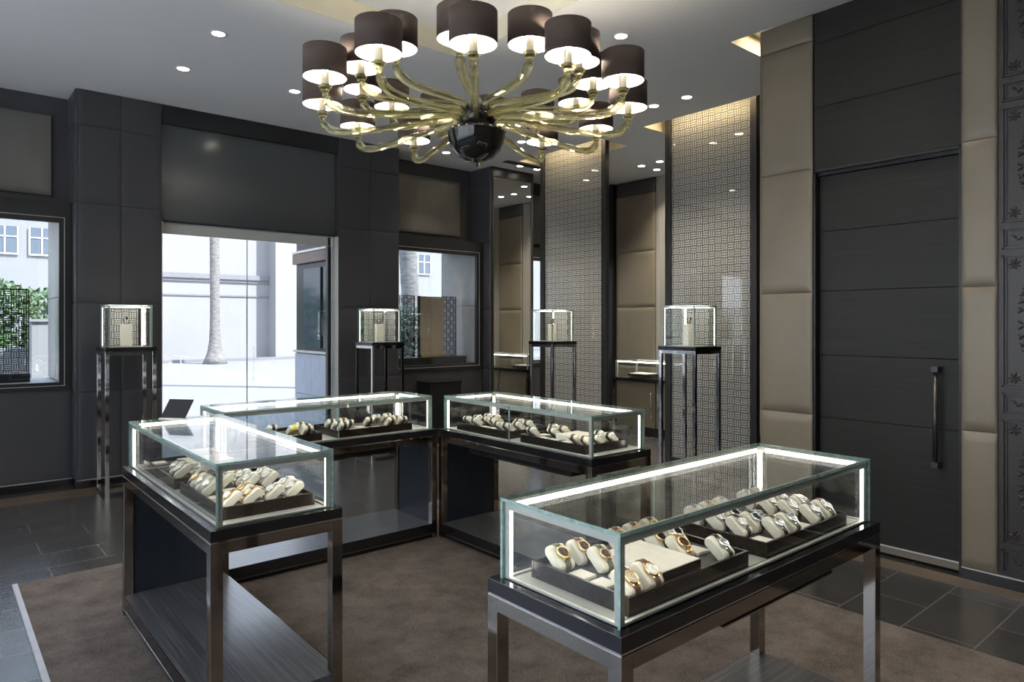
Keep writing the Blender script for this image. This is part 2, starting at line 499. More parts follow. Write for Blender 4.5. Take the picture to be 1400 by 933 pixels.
def pillow_box(mb, x0, x1, y0, y1, z0, z1, puff, face, mi=0, n=6):
    """A padded panel: flat back, softly domed front. face: '-y', '-x'."""
    if face == '-y':
        f = lambda a, b, d: (x0 + (x1 - x0) * a, y0 - d, z0 + (z1 - z0) * b)
        back = y1
    elif face == '-x':
        f = lambda a, b, d: (x0 - d, y1 + (y0 - y1) * a, z0 + (z1 - z0) * b)
        back = x1
    W = (x1 - x0) if face == '-y' else (y1 - y0)
    H = z1 - z0
    us = [0, .03, .08, .2, .5, .8, .92, .97, 1]
    vs = []; fs = []
    e = lambda t, Ln: min(1.0, min(t, 1 - t) * Ln / 0.035)
    for j, b in enumerate(us):
        for i, a in enumerate(us):
            h = math.sqrt(max(0, 1 - (1 - e(a, W)) ** 2)) * math.sqrt(max(0, 1 - (1 - e(b, H)) ** 2))
            vs.append(f(a, b, puff * h))
    n = len(us)
    for j in range(n - 1):
        for i in range(n - 1):
            fs.append((j * n + i, j * n + i + 1, (j + 1) * n + i + 1, (j + 1) * n + i))
    mb.add(vs, fs, mi, True)
    if face == '-y':
        mb.box(x0, x1, y0 + 0.0005, y1, z0, z1, mi)
    else:
        mb.box(x0 + 0.0005, x1, y0, y1, z0, z1, mi)

# ------------------------------------------------------------------ shell
HC = 3.756
# floor
fl = MB(); fl.box(-2.6, 8.45, -2.6, 8.6, -0.1, 0.0)
struct(fl.build('floor', 'tile'), 'dark slate tile floor laid in staggered rows')
bd = MB()
bd.box(4.62, 4.79, -2.5, 2.75, 0.0, 0.003)
bd.box(-2.5, 8.3, 7.20, 7.52, 0.0, 0.003)
struct(bd.build('trim_1', 'border'), 'brown stone border strip along the walls')
# carpet
cp = MB(); cp.box(0.398, 3.758, -1.2, 4.99, 0.0, 0.010)
o = cp.build('carpet', 'carpet')
tag(o, 'large taupe inset carpet under the four glass display cases', 'carpet')
cs = MB(); cs.box(0.372, 0.3975, -1.2, 4.99, 0.0, 0.012)
struct(cs.build('trim_2', 'edge_strip'), 'pale metal strip along the left edge of the carpet')

# ceiling with recesses
def ceiling():
    holes = [(0.75, 3.37, 1.1, 4.62, 3.93), (6.10, 6.62, 3.45, 4.92, 3.95), (6.10, 6.62, 5.55, 7.05, 3.95), (4.78, 6.0, 2.60, 3.0, 3.90)]
    xs = sorted({-2.6, 8.45} | {h[0] for h in holes} | {h[1] for h in holes})
    ys = sorted({-2.6, 8.6} | {h[2] for h in holes} | {h[3] for h in holes})
    mb = MB()
    def inh(x, y):
        return any(h[0] < x < h[1] and h[2] < y < h[3] for h in holes)
    for i in range(len(xs) - 1):
        for j in range(len(ys) - 1):
            if not inh((xs[i] + xs[i + 1]) / 2, (ys[j] + ys[j + 1]) / 2):
                mb.box(xs[i], xs[i + 1], ys[j], ys[j + 1], HC, HC + 0.06)
    for n, (x0, x1, y0, y1, z) in enumerate(holes):
        t = 0.05
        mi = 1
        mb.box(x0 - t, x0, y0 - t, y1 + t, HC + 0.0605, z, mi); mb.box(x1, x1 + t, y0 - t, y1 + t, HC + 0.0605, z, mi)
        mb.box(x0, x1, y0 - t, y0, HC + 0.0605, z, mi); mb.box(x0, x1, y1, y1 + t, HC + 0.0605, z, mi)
        # lining of the riser, coloured as warmly lit, just inside the opening
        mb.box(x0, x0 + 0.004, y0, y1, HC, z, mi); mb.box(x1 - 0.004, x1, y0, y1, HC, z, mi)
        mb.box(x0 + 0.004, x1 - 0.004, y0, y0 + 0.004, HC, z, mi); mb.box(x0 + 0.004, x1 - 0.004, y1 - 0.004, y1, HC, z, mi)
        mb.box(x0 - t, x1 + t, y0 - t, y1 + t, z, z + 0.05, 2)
    return mb.build('ceiling', ['ceil', 'cream', 'ceil2'])
struct(ceiling(), 'pale painted ceiling with a recessed tray over the chandelier')
rf = MB(); rf.box(-2.8, 8.7, -2.8, 8.75, 4.05, 4.25)
struct(rf.build('roof', 'ext_trim'), 'flat roof slab above the ceiling')

# unseen sides of the shell
mb = MB(); mb.box(-2.8, -2.6, -2.6, -1.8, -0.1, 4.05); mb.box(-2.8, -2.6, 7.0, 8.6, -0.1, 4.05); mb.box(-2.8, -2.6, -1.8, 7.0, -0.1, 0.25); mb.box(-2.8, -2.6, -1.8, 7.0, 3.45, 4.05)
struct(mb.build('wall_left', 'shaded_leather'), 'side wall with wide shop window out of view')
w4 = empty('window_4', (-2.7, 2.6, 0)); struct(w4, 'wide side shop window out of view on the left')
mb = MB(); mb.box(-0.004, 0.004, -4.4, 4.4, 0.25, 3.45); mb.build('window_pane', 'glassw', w4)
mb = MB()
for k in range(5): mb.box(-0.04, 0.04, -4.4 + k * 2.185, -4.34 + k * 2.185, 0.25, 3.45)
mb.build('window_frame', 'dbronze', w4)
for nm, b in [('wall_back', (-2.8, 5.2, -2.8, -2.6)), ]:
    mb = MB(); mb.box(b[0], b[1], b[2], b[3], -0.1, 4.05)
    struct(mb.build(nm, 'shaded_leather'), 'dark leather wall closing the shop')

# ---- right wall with timber door
wr = MB()
wr.box(4.93, 6.0, -2.6, 2.60, -0.1, 4.05)
wr.box(4.80, 4.93, -2.6, 1.10, 0, HC)
wr.box(4.80, 4.93, 2.34, 2.60, 0, HC)
wr.box(4.80, 4.93, 1.10, 1.425, 0, HC)
wr.box(4.93, 8.6, -2.6, -2.4, -0.1, 4.05)
wr.box(4.80, 6.0, 2.60, 2.745, 0, HC)
wright = struct(wr.build('wall_right', 'emboss'), 'wall clad in leather panels round a tall timber door')
for i, (z0, z1) in enumerate([(0.075, 0.901), (0.905, 1.770), (1.774, 2.650), (2.654, 3.562), (3.566, 3.75)]):
    mb = MB(); pillow_box(mb, 4.79, 4.80, 2.342, 2.744, z0, z1, 0.012, '-x')
    mb.build('leather_panel', 'leather', wright)
    mb = MB(); pillow_box(mb, 4.79, 4.80, 1.232, 1.416, z0, z1, 0.012, '-x')
    mb.build('leather_panel', 'leather', wright)
# timber panels above the door
for z0, z1 in [(2.645, 3.080), (3.083, 3.538), (3.541, 3.756)]:
    mb = MB(); mb.box(4.802, 4.93, 1.425, 2.336, z0, z1)
    mb.build('timber_panel', 'dwood', wright, bevel=0.0015)
# door
d1 = empty('door_1', (4.86, 1.88, 0.0)); struct(d1, 'tall dark timber door with a long metal pull handle')
zs = [0.072, 0.884, 1.327, 1.780, 2.205, 2.60]
for i in range(5):
    mb = MB(); mb.box(-0.0, 0.05, -0.443, 0.443, zs[i] + 0.0015, zs[i + 1] - 0.0015)
    mb.build('door_board', 'dwood', d1, bevel=0.002)
mb = MB(); mb.box(0.003, 0.02, -0.44, 0.44, 0.02, 0.072); mb.build('kick_plate', 'leather', d1)
mb = MB(); mb.box(-0.008, 0.003, -0.443, 0.443, 0.066, 0.074); mb.build('kick_edge', 'edge_strip', d1)
mb = MB()
mb.box(-0.062, 0.06, -0.456, -0.446, 0, 2.64); mb.box(-0.062, 0.06, 0.446, 0.456, 0, 2.64); mb.box(-0.062, 0.06, -0.456, 0.456, 2.625, 2.643)
mb.box(-0.02, 0.06, -0.446, 0.446, 2.602, 2.625)
mb.build('door_frame', 'blackm', d1)
h = MB()
h.tube([(-0.055, -0.315, 0.67), (-0.055, -0.315, 1.25)], 0.0115, 20)
ho = h.build('handle', 'gum', d1)
for z in (0.645, 1.245):
    mb = MB(); mb.box(-0.075, 0.0, -0.335, -0.295, z, z + 0.036); mb.build('handle_block', 'dbronze', ho, bevel=0.002)
mb = MB(); mb.tube([(-0.055, -0.315, 0.72), (-0.055, -0.315, 1.17)], 0.0145, 20); mb.build('grip_sleeve', 'gum', ho)
# kick base under the leather and embossed panels
for y0, y1, nm in [(2.342, 2.744, 'baseboard_right'), (-2.5, 1.416, 'baseboard_corner')]:
    mb = MB(); mb.box(4.795, 4.80, y0, y1, 0, 0.066, 0); mb.box(4.785, 4.80, y0, y1, 0.0665, 0.0735, 1)
    struct(mb.build(nm, ['black', 'edge_strip']), 'dark skirting with a thin bright top line')
# embossed panels: mouldings and leafy relief
def emboss():
    mb = MB()
    X = 4.795
    for y1, y0 in [(1.222, 0.42), (0.40, -0.42), (-0.44, -1.26)]:
        mb.box(X, 4.80, y0, y1, 0.075, 3.75)
        bands = [(0.09, 0.24), (0.255, 1.0), (1.012, 1.155), (1.17, 1.96), (1.975, 2.115), (2.13, 2.82), (2.835, 2.965), (2.98, 3.74)]
        for z0, z1 in bands:
            for k, (g, t, hh) in enumerate([(0.012, 0.010, 0.014), (0.030, 0.006, 0.008)]):
                a0, a1, b0, b1 = y0 + g, y1 - g, z0 + g * 0.8, z1 - g * 0.8
                mb.box(X - hh, X, a0, a0 + t, b0, b1); mb.box(X - hh, X, a1 - t, a1, b0, b1)
                mb.box(X - hh, X, a0, a1, b0, b0 + t); mb.box(X - hh, X, a0, a1, b1 - t, b1)
            cy, cz = (y0 + y1) / 2, (z0 + z1) / 2
            if z1 - z0 > 0.3:
                ry, rz = (y1 - y0) / 2 - 0.10, (z1 - z0) / 2 - 0.09
                nl = 90
                for k in range(nl):
                    a = 2 * PI * k / nl
                    ca, sa = math.cos(a), math.sin(a)
                    py = cy + ry * math.copysign(abs(ca) ** 0.7, ca); pz = cz + rz * math.copysign(abs(sa) ** 0.7, sa)
                    rot = Euler((a + (0.9 if k % 2 else -0.9), 0, 0)).to_matrix()
                    mb.ell((X - 0.004, py, pz + (0.008 if k % 2 else -0.008)), 0.006, 0.0065, 0.017, 10, 6, 0, rot)
                for sy in (-1, 1):
                    for sz in (-1, 1):
                        for q in range(7):
                            a = q * 2 * PI / 7
                            yy = cy + sy * ((y1 - y0) / 2 - 0.072); zz = cz + sz * ((z1 - z0) / 2 - 0.065)
                            mb.ell((X - 0.003, yy + 0.018 * math.cos(a), zz + 0.018 * math.sin(a)), 0.005, 0.016, 0.006, 10, 6, 0, Euler((a, 0, 0)).to_matrix())
            else:
                for q in range(26):
                    yy = y0 + 0.07 + (y1 - y0 - 0.14) * q / 25
                    mb.ell((X - 0.003, yy, cz + 0.014 * math.sin(q * 1.3)), 0.0055, 0.017, 0.007, 10, 6, 0, Euler((0.7 if q % 2 else -0.7, 0, 0)).to_matrix())
    return mb.build('embossed_panel', 'emboss', wright)
emboss()

# ---- far end wall (beyond the two lattice screens)
we = MB(); we.box(8.35, 8.6, -2.6, 8.6, -0.1, 4.05)
wend = struct(we.build('wall_end', 'shaded_leather'), 'far end wall of leather bays and pale striated strips')
bays = [(6.45, 7.22, 'leather'), (4.89, 5.57, 'leather'), (3.40, 4.10, 'leather'), (1.9, 2.6, 'leather')]
for y0, y1, mt in bays:
    for z0, z1 in [(0.1, 0.90), (0.904, 1.80), (1.804, 2.65), (2.654, 3.53), (3.534, 3.75)]:
        mb = MB(); pillow_box(mb, 8.29, 8.35, y0 + 0.002, y1 - 0.002, z0, z1, 0.012, '-x'); mb.build('leather_panel', mt if z1 < 3.6 else 'shaded_leather', wend)
for y0, y1 in [(6.24, 6.45), (5.57, 5.78), (4.68, 4.89), (4.10, 4.31), (3.19, 3.40), (2.6, 2.8)]:
    mb = MB(); mb.box(8.30, 8.35, y0 + 0.003, y1 - 0.003, 0.1, 3.75); mb.build('striated_strip', 'striated', wend)
mb = MB(); mb.box(8.22, 8.35, 7.24, 7.5, 0, 3.75); mb.build('corner_panel', 'blackm', wend)
mb = MB(); mb.box(8.285, 8.35, 1.0, 7.22, 0, 0.10); struct(mb.build('baseboard_end', 'black'), 'black skirting of the far end wall')

# ---- window wall
YF = 7.52   # pilaster faces
YB = 7.70   # bay faces
YR = 8.00   # upper recess
ww = MB()
def bay(x0, x1, wx0, wx1, wz0=0.99, wz1=2.50):
    ww.box(x0, x1, YB + 0.02, 8.6, -0.1, 0.95)                 # below the window
    ww.box(x0, x1, YR + 0.02, 8.6, 2.66, 4.05)                 # above
    ww.box(x0, wx0 - 0.04, YB + 0.02, 8.6, 0.95, 2.66)         # sides
    ww.box(wx1 + 0.04, x1, YB + 0.02, 8.6, 0.95, 2.66)
ww.box(1.062, 1.777, YF + 0.02, 8.6, -0.1, 4.05)   # pilaster cores
ww.box(3.689, 4.514, YF + 0.02, 7.80, -0.1, 4.05); ww.box(4.20, 4.514, 7.80, 8.6, -0.1, 4.05); ww.box(3.689, 4.20, 7.80, 8.6, 2.9, 4.05)
ww.box(6.006, 6.78, YF + 0.02, 8.6, -0.1, 4.05)
ww.box(1.777, 3.689, YF + 0.10, 8.6, 2.585, 4.05)
bay(-2.6, 1.062, -1.4, 0.93)
bay(4.514, 6.006, 4.58, 5.86)
bay(6.78, 8.35, 6.90, 8.18)
wfront = struct(ww.build('wall_front', 'shaded_leather'), 'window wall of leather pilasters darkened as backlit, showcases and the glass entrance')
ZP = [0.085, 0.905, 1.745, 2.685, 3.42, 3.754]
def panels(x0, x1, y, z_list, cols, mat='shaded_leather', puff=0.004):
    w = (x1 - x0) / cols
    for c in range(cols):
        for i in range(len(z_list) - 1):
            mb = MB(); pillow_box(mb, x0 + c * w + 0.0015, x0 + (c + 1) * w - 0.0015, y, y + 0.02, z_list[i] + 0.0015, z_list[i + 1] - 0.0015, puff, '-y')
            mb.build('leather_panel', mat, wfront)
panels(1.062, 1.777, YF, ZP, 2)
panels(3.689, 4.514, YF, ZP, 2)
for xs in ((1.042, 1.062), (5.986, 6.006)):
    for i in range(len(ZP) - 1):
        mb = MB(); pillow_box(mb, xs[0], xs[1], YF + 0.003, 8.0 if ZP[i] > 2.6 else YB, ZP[i] + 0.002, ZP[i + 1] - 0.002, 0.008, '-x'); mb.build('leather_panel', 'shaded_leather', wfront)
# bay 1 and 2, 3 fronts below the windows
for x0, x1, c in [(-2.5, 1.04, 6), (4.516, 5.984, 4), (6.785, 8.34, 4)]:
    panels(x0, x1, YB, [0.085, 0.945], c, puff=0.004)
    mb = MB(); mb.box(x0, x1, YB - 0.01, YB + 0.02, 0, 0.075, 0); mb.box(x0, x1, YB - 0.014, YB + 0.02, 0.0755, 0.082, 1)
    mb.build('skirting', ['black', 'edge_strip'], wfront)
for x0, x1 in [(1.05, 1.783), (3.683, 4.52), (6.0, 6.786)]:
    mb = MB(); mb.box(x0, x1, YF - 0.012, YF + 0.02, 0, 0.075, 0); mb.box(x0, x1, YF - 0.016, YF + 0.02, 0.0755, 0.082, 1)
    mb.build('skirting', ['black', 'edge_strip'], wfront)
# upper recess panels, satin fabric
for x0, x1, px0, px1 in [(-2.6, 1.04, -1.5, 0.90), (4.516, 5.984, 4.60, 5.78), (6.785, 8.34, 6.95, 8.15)]:
    mb = MB(); mb.box(x0, x1, YR - 0.02, YR + 0.02, 2.70, 3.755, 0); mb.build('recess_panel', 'shaded_leather', wfront)
    mb = MB(); pillow_box(mb, px0, px1, YR - 0.05, YR - 0.021, 2.79, 3.56, 0.012, '-y'); mb.build('satin_panel', 'satin', wfront)
    mb = MB(); mb.box(x0, x1, YB, YR, 2.60, 2.70); mb.build('box_top', 'dbronze', wfront)
# header band and transom over the door
mb = MB(); mb.box(1.785, 3.681, YF + 0.01, YF + 0.10, 3.57, 3.755); mb.build('header_band', 'dbronze', wfront)
mb = MB(); mb.box(1.785, 3.681, YF + 0.06, YF + 0.10, 2.60, 3.57); mb.build('transom_panel', 'transom', wfront)
# mirror on pilaster 3
mb = MB(); mb.box(6.04, 6.76, YF + 0.004, YF + 0.012, 0.085, 3.62); tm = mb.build('mirror_pane', 'mirror', wfront)
mb = MB()
for b in [(6.01, 6.04, 0.0, 3.755), (6.76, 6.785, 0.0, 3.755)]: mb.box(b[0], b[1], YF - 0.01, YF + 0.02, b[2], b[3])
mb.box(6.04, 6.76, YF - 0.01, YF + 0.02, 3.62, 3.755); mb.box(6.04, 6.76, YF - 0.01, YF + 0.02, 0, 0.085)
mb.build('mirror_frame', 'dbronze', wfront)
# pilaster 2 left return (light bluish strip beside the door)
mb = MB(); mb.box(3.683, 3.689, YF + 0.0, 7.80, 0, 2.58); mb.build('door_reveal', 'steel', wfront)
mb = MB(); mb.box(1.777, 1.783, YF + 0.0, 8.55, 0, 2.58); mb.build('door_reveal', 'steel', wfront)

# showcase windows
def showcase(n, x0, x1, z0=1.0, z1=2.50, label='', side_warm=True):
    w = empty('window_%d' % n, (0, 0, 0)); struct(w, label)
    fr = MB()
    t = 0.10
    fr.box(x0 - t, x1 + t, YB - 0.03, YB + 0.02, z1, 2.66); fr.box(x0 - t, x1 + t, YB - 0.03, YB + 0.02, 0.93, z0)
    fr.box(x0 - t, x0, YB - 0.03, YB + 0.02, z0, z1); fr.box(x1, x1 + t, YB - 0.03, YB + 0.02, z0, z1)
    fr.build('window_frame', 'dbronze', w)
    g = 0.045
    cl = MB(); s = 0.006
    a0, a1, c0, c1 = x0 - g, x1 + g, z0 - g * 0.8, z1 + g
    for b in [(a0, a1, c0, c0 + s), (a0, a1, c1, c1 + s), (a0, a0 + s, c0, c1), (a1 - s, a1, c0, c1)]:
        cl.box(b[0], b[1], YB - 0.035, YB - 0.03, b[2], b[3])
    cl.build('frame_line', 'edge_strip', w)
    gl = MB(); gl.box(x0, x1, YB, YB + 0.008, z0, z1); gl.build('inner_pane', 'glassw', w)
    gl = MB(); gl.box(x0 - 0.04, x1 + 0.04, 8.56, 8.568, 0.95, 2.66); gl.build('outer_pane', 'glassw', w)
    bx = MB(); bx.box(x0 - 0.04, x1 + 0.04, YB + 0.02, 8.56, 0.95, z0 - 0.01); bx.build('showcase_floor', 'ext_tile', w)
    bx = MB(); bx.box(x1 + 0.01, x1 + 0.04, YB + 0.02, 8.55, z0, 1.80, 0); bx.box(x1 + 0.01, x1 + 0.04, YB + 0.02, 8.55, 1.805, 2.65, 0)
    bx.build('side_lining', 'lining', w, bevel=0.004)
    bx = MB(); bx.box(x0 - 0.04, x1 + 0.04, YB + 0.02, 8.5, 2.60, 2.66); bx.build('showcase_top', 'dbronze', w)
    # small spot inside the box, washing the side lining
    li = bpy.data.lights.new('showcase_spot', 'SPOT'); li.energy = 14; li.color = (1, .78, .5); li.spot_size = R(60); li.spot_blend = 0.8; li.shadow_soft_size = 0.02
    lo = bpy.data.objects.new('showcase_spot', li); COL.objects.link(lo); lo.location = (x1 - 0.10, YB + 0.42, 2.58); lo.rotation_euler = (0, R(12), 0)
    lo.parent = w
    return w
showcase(1, -1.4, 0.93, label='left showcase window with hedge outside')
showcase(2, 4.60, 5.86, label='showcase window between two dark pilasters')
showcase(3, 6.92, 8.18, label='showcase window behind the lattice screen')

# glass entrance door
dr = empty('door_2', (1.783, YF + 0.14, 0)); struct(dr, 'double glass entrance door in a polished frame')
W = 1.90
mb = MB(); mb.box(0.005, W - 0.005, -0.03, 0.03, 2.475, 2.575); mb.build('head_rail', 'steel', dr)
mb = MB(); mb.box(0.005, W - 0.005, -0.036, 0.0, 2.577, 2.585); mb.box(0.005, W - 0.005, -0.034, -0.0301, 2.468, 2.475); mb.build('head_line', 'edge_strip', dr)
mb = MB(); mb.box(0.005, 0.012, -0.03, 0.03, 0, 2.47); mb.build('side_frame', 'chrome', dr)
mb = MB(); mb.box(W - 0.075, W - 0.045, -0.03, 0.03, 0, 2.575); mb.build('side_frame', 'blackm', dr)
mb = MB(); mb.box(W - 0.040, W - 0.018, -0.04, 0.03, 0, 2.575); mb.build('side_frame', 'chrome', dr)
for x0, x1 in [(0.014, 0.884), (0.890, W - 0.078)]:
    mb = MB(); mb.box(x0, x1, -0.006, 0.006, 0.06, 2.468); gp = mb.build('glass_leaf', 'glassw', dr)
    mb = MB(); mb.box(x0, x1, -0.02, 0.02, 0.0, 0.06); mb.build('bottom_rail', 'bronze', gp)
mb = MB(); mb.box(0.884, 0.890, -0.009, 0.009, 0.06, 2.468); mb.build('meeting_edge', 'chrome', dr)
mb = MB(); mb.tube([(0.94, -0.05, 0.9), (0.94, -0.05, 1.30)], 0.009, 12); mb.tube([(0.94, -0.05, 0.95), (0.94, 0, 0.95)], 0.006, 8); mb.tube([(0.94, -0.05, 1.25), (0.94, 0, 1.25)], 0.006, 8)
mb.build('handle', 'glassw', dr)

# items in the showcase windows
def fret_panel(x0, x1, y, z0, z1, label):
    e = empty('fretwork_panel', ((x0 + x1) / 2, y, z0))
    w = (x1 - x0) / 2; hh = z1 - z0
    mb = MB(); mb.box(-w, w, -0.004, 0.004, 0.0, hh); mb.build('fret_sheet', 'fret_win', e)
    mb = MB()
    for b in [(-w - .008, -w, 0, hh), (w, w + .008, 0, hh), (-w, w, hh, hh + .008)]: mb.box(b[0], b[1], -0.008, 0.008, b[2], b[3])
    mb.build('frame', 'blackm', e)
    return tag(e, label, 'panel')
def plinth(x0, x1, y0, y1, z0, z1, label):
    mb = MB(); mb.box(x0, x1, y0, y1, z0, z1)
    return tag(mb.build('display_plinth', 'blackm', bevel=0.004), label, 'plinth')
plinth(-0.9, 0.74, 8.02, 8.28, 0.99, 1.075, 'low black plinth carrying the lattice panel in the left window')
fret_panel(-0.9, 0.735, 8.15, 1.075, 1.88, 'black fretwork panel standing in the left showcase window')
plinth(4.68, 5.82, 7.86, 8.22, 0.99, 1.09, 'long black plinth in the window behind the second pedestal')
fret_panel(4.72, 5.10, 8.10, 1.09, 1.93, 'black fretwork panel left of the taupe board in the middle window')
fret_panel(5.56, 5.80, 8.10, 1.09, 1.93, 'black fretwork panel right of the taupe board in the middle window')
mb = MB(); mb.box(5.125, 5.53, 7.99, 8.02, 1.09, 1.925, 0)
bo = mb.build('display_board', 'boardbrown', bevel=0.003)
tag(bo, 'taupe fabric board standing upright in the middle showcase window', 'board')
mb = MB(); mb.box(5.11, 5.125, 7.98, 8.03, 1.09, 1.93); mb.build('edge_bar', 'blackm', bo)
mb = MB(); mb.box(5.125, 5.53, 7.955, 7.99, 1.09, 1.12); mb.build('ledge', 'ygold', bo)

# dark low cabinet under the middle window
cb = empty('low_cabinet', (5.11, 7.50, 0)); tag(cb, 'small black cabinet standing against the wall under the middle window', 'cabinet')
mb = MB(); mb.box(-0.24, 0.24, -0.16, 0.16, 0.04, 0.78); mb.build('body', 'blackm', cb, bevel=0.004)
mb = MB(); mb.box(-0.25, 0.25, -0.17, 0.165, 0.78, 0.80); mb.build('top', 'black', cb, bevel=0.003)
mb = MB(); mb.box(-0.21, 0.21, -0.14, 0.14, 0.0, 0.04); mb.build('base', 'black', cb)

# ---- lattice screens
def screen(y0, y1, n, label):
    e = empty('lattice_screen', (6.40, (y0 + y1) / 2, 0)); h_ = (y1 - y0) / 2; Zt = 3.93
    tag(e, label, 'screen', None)
    p = 0.072
    mb = MB(); mb.box(-0.003, 0.003, -h_ + p, h_ - p, 0.05, Zt); mb.build('fret_sheet', 'fret_scr', e)
    mb = MB(); mb.box(-0.017, -0.012, -h_ + p, h_ - p, 0.05, Zt); mb.build('glass_sheet', 'glassd', e)
    for s_ in (-1, 1):
        mb = MB(); mb.box(-0.035, 0.035, s_ * h_ if s_ < 0 else h_ - p, -h_ + p if s_ < 0 else h_, 0, Zt)
        mb.build('side_post', 'dbronze', e, bevel=0.003)
    mb = MB(); mb.box(-0.03, 0.03, -h_ + p, h_ - p, 0, 0.05); mb.build('bottom_rail', 'dbronze', e)
    return e
screen(3.69, 4.82, 1, 'tall silver lattice screen beside the tan leather wall')
screen(5.72, 6.91, 2, 'tall silver lattice screen in front of the third window')
def strip_light(name, loc, sx, sy, energy, col=(1, .80, .50), rot=(0, 0, 0)):
    li = bpy.data.lights.new(name, 'AREA'); li.shape = 'RECTANGLE'; li.size = sx; li.size_y = sy; li.energy = energy; li.color = col
    o = bpy.data.objects.new(name, li); COL.objects.link(o); o.location = loc; o.rotation_euler = rot
    return o
for yc in (4.255, 6.315):
    strip_light('cove_light', (6.22, yc, 3.93), 0.06, 1.0, 9, rot=(0, R(0), 0))
strip_light('cove_light', (5.4, 2.85, 3.88), 0.9, 0.1, 6, (1, .85, .62))

# ---- downlights
spots = [(1.676, 5.426), (1.675, 6.369), (2.646, 6.306), (4.046, 3.476), (5.625, 3.999), (5.598, 4.376), (5.081, 7.30),
         (7.578, 5.824), (7.941, 6.155), (7.593, 6.151), (5.477, 6.276), (6.30, 7.25), (6.62, 7.25), (6.99, 5.188),
         (4.1, 1.9), (3.9, 0.4), (0.2, 3.6), (2.2, -0.4), (-0.6, 1.2), (4.0, -1.0), (7.3, 3.9), (7.3, 4.8), (7.3, 6.75), (-0.9, 5.6)]  # downlights on this row are unseen, added to lift walls and lattice screens
seen = {0: 'farther of the two downlights above the left pilaster', }
dl = None
where = ['recessed downlight left of the chandelier, nearer the camera of the two', 'recessed downlight left of the chandelier, nearer the window wall',
         'recessed downlight half hidden by the chandelier left edge', 'recessed downlight just right of the chandelier shades', 'recessed downlight right one of the pair before the lattice screen',
         'recessed downlight left one of the pair before the lattice screen', 'recessed downlight above the middle showcase window', 'recessed downlight upper right of the far trio',
         'recessed downlight lowest of the far trio', 'recessed downlight left one of the far trio', 'recessed downlight under the chandelier right arms', 'recessed downlight above the mirror, left one of two',
         'recessed downlight above the mirror, right one of two', 'recessed downlight beside the lattice screen post']
for i, (x, y) in enumerate(spots):
    if dl is None:
        dl = MB()
        dl.lathe([(0.062, 0.0), (0.060, -0.004), (0.050, -0.004), (0.046, -0.0005)], 28)
        e = empty('downlight', (x, y, HC))
        dl.build('trim_ring', 'white', e)
        ds = MB(); ds.lathe([(0.001, -0.003), (0.046, -0.003), (0.046, -0.0005), (0.001, -0.0005)], 28); ds.build('lens', 'lampdisc', e)
        proto_dl = e
    else:
        e = copy_tree(proto_dl); e.location = (x, y, HC)
    tag(e, where[i] if i < len(where) else 'unseen recessed downlight added to the ceiling for fill light', 'downlight', 'recessed ceiling downlights')
    li = bpy.data.lights.new('downlight_beam', 'SPOT'); li.energy = 125 if x > 5.2 else 70; li.color = (1, .91, .78); li.spot_size = R(95); li.spot_blend = 0.9; li.shadow_soft_size = 0.04
    lo = bpy.data.objects.new('downlight_beam', li); COL.objects.link(lo); lo.location = (x, y, HC - 0.012)

# ceiling grille
mb = MB(); mb.box(5.95, 6.62, 7.10, 7.22, HC - 0.006, HC - 0.0005)
for k in range(5): mb.box(5.96, 6.61, 7.108 + k * 0.022, 7.114 + k * 0.022, HC - 0.012, HC - 0.006)
tag(mb.build('ceiling_vent', 'vent'), 'slim dark air grille in the ceiling before the mirror', 'vent')

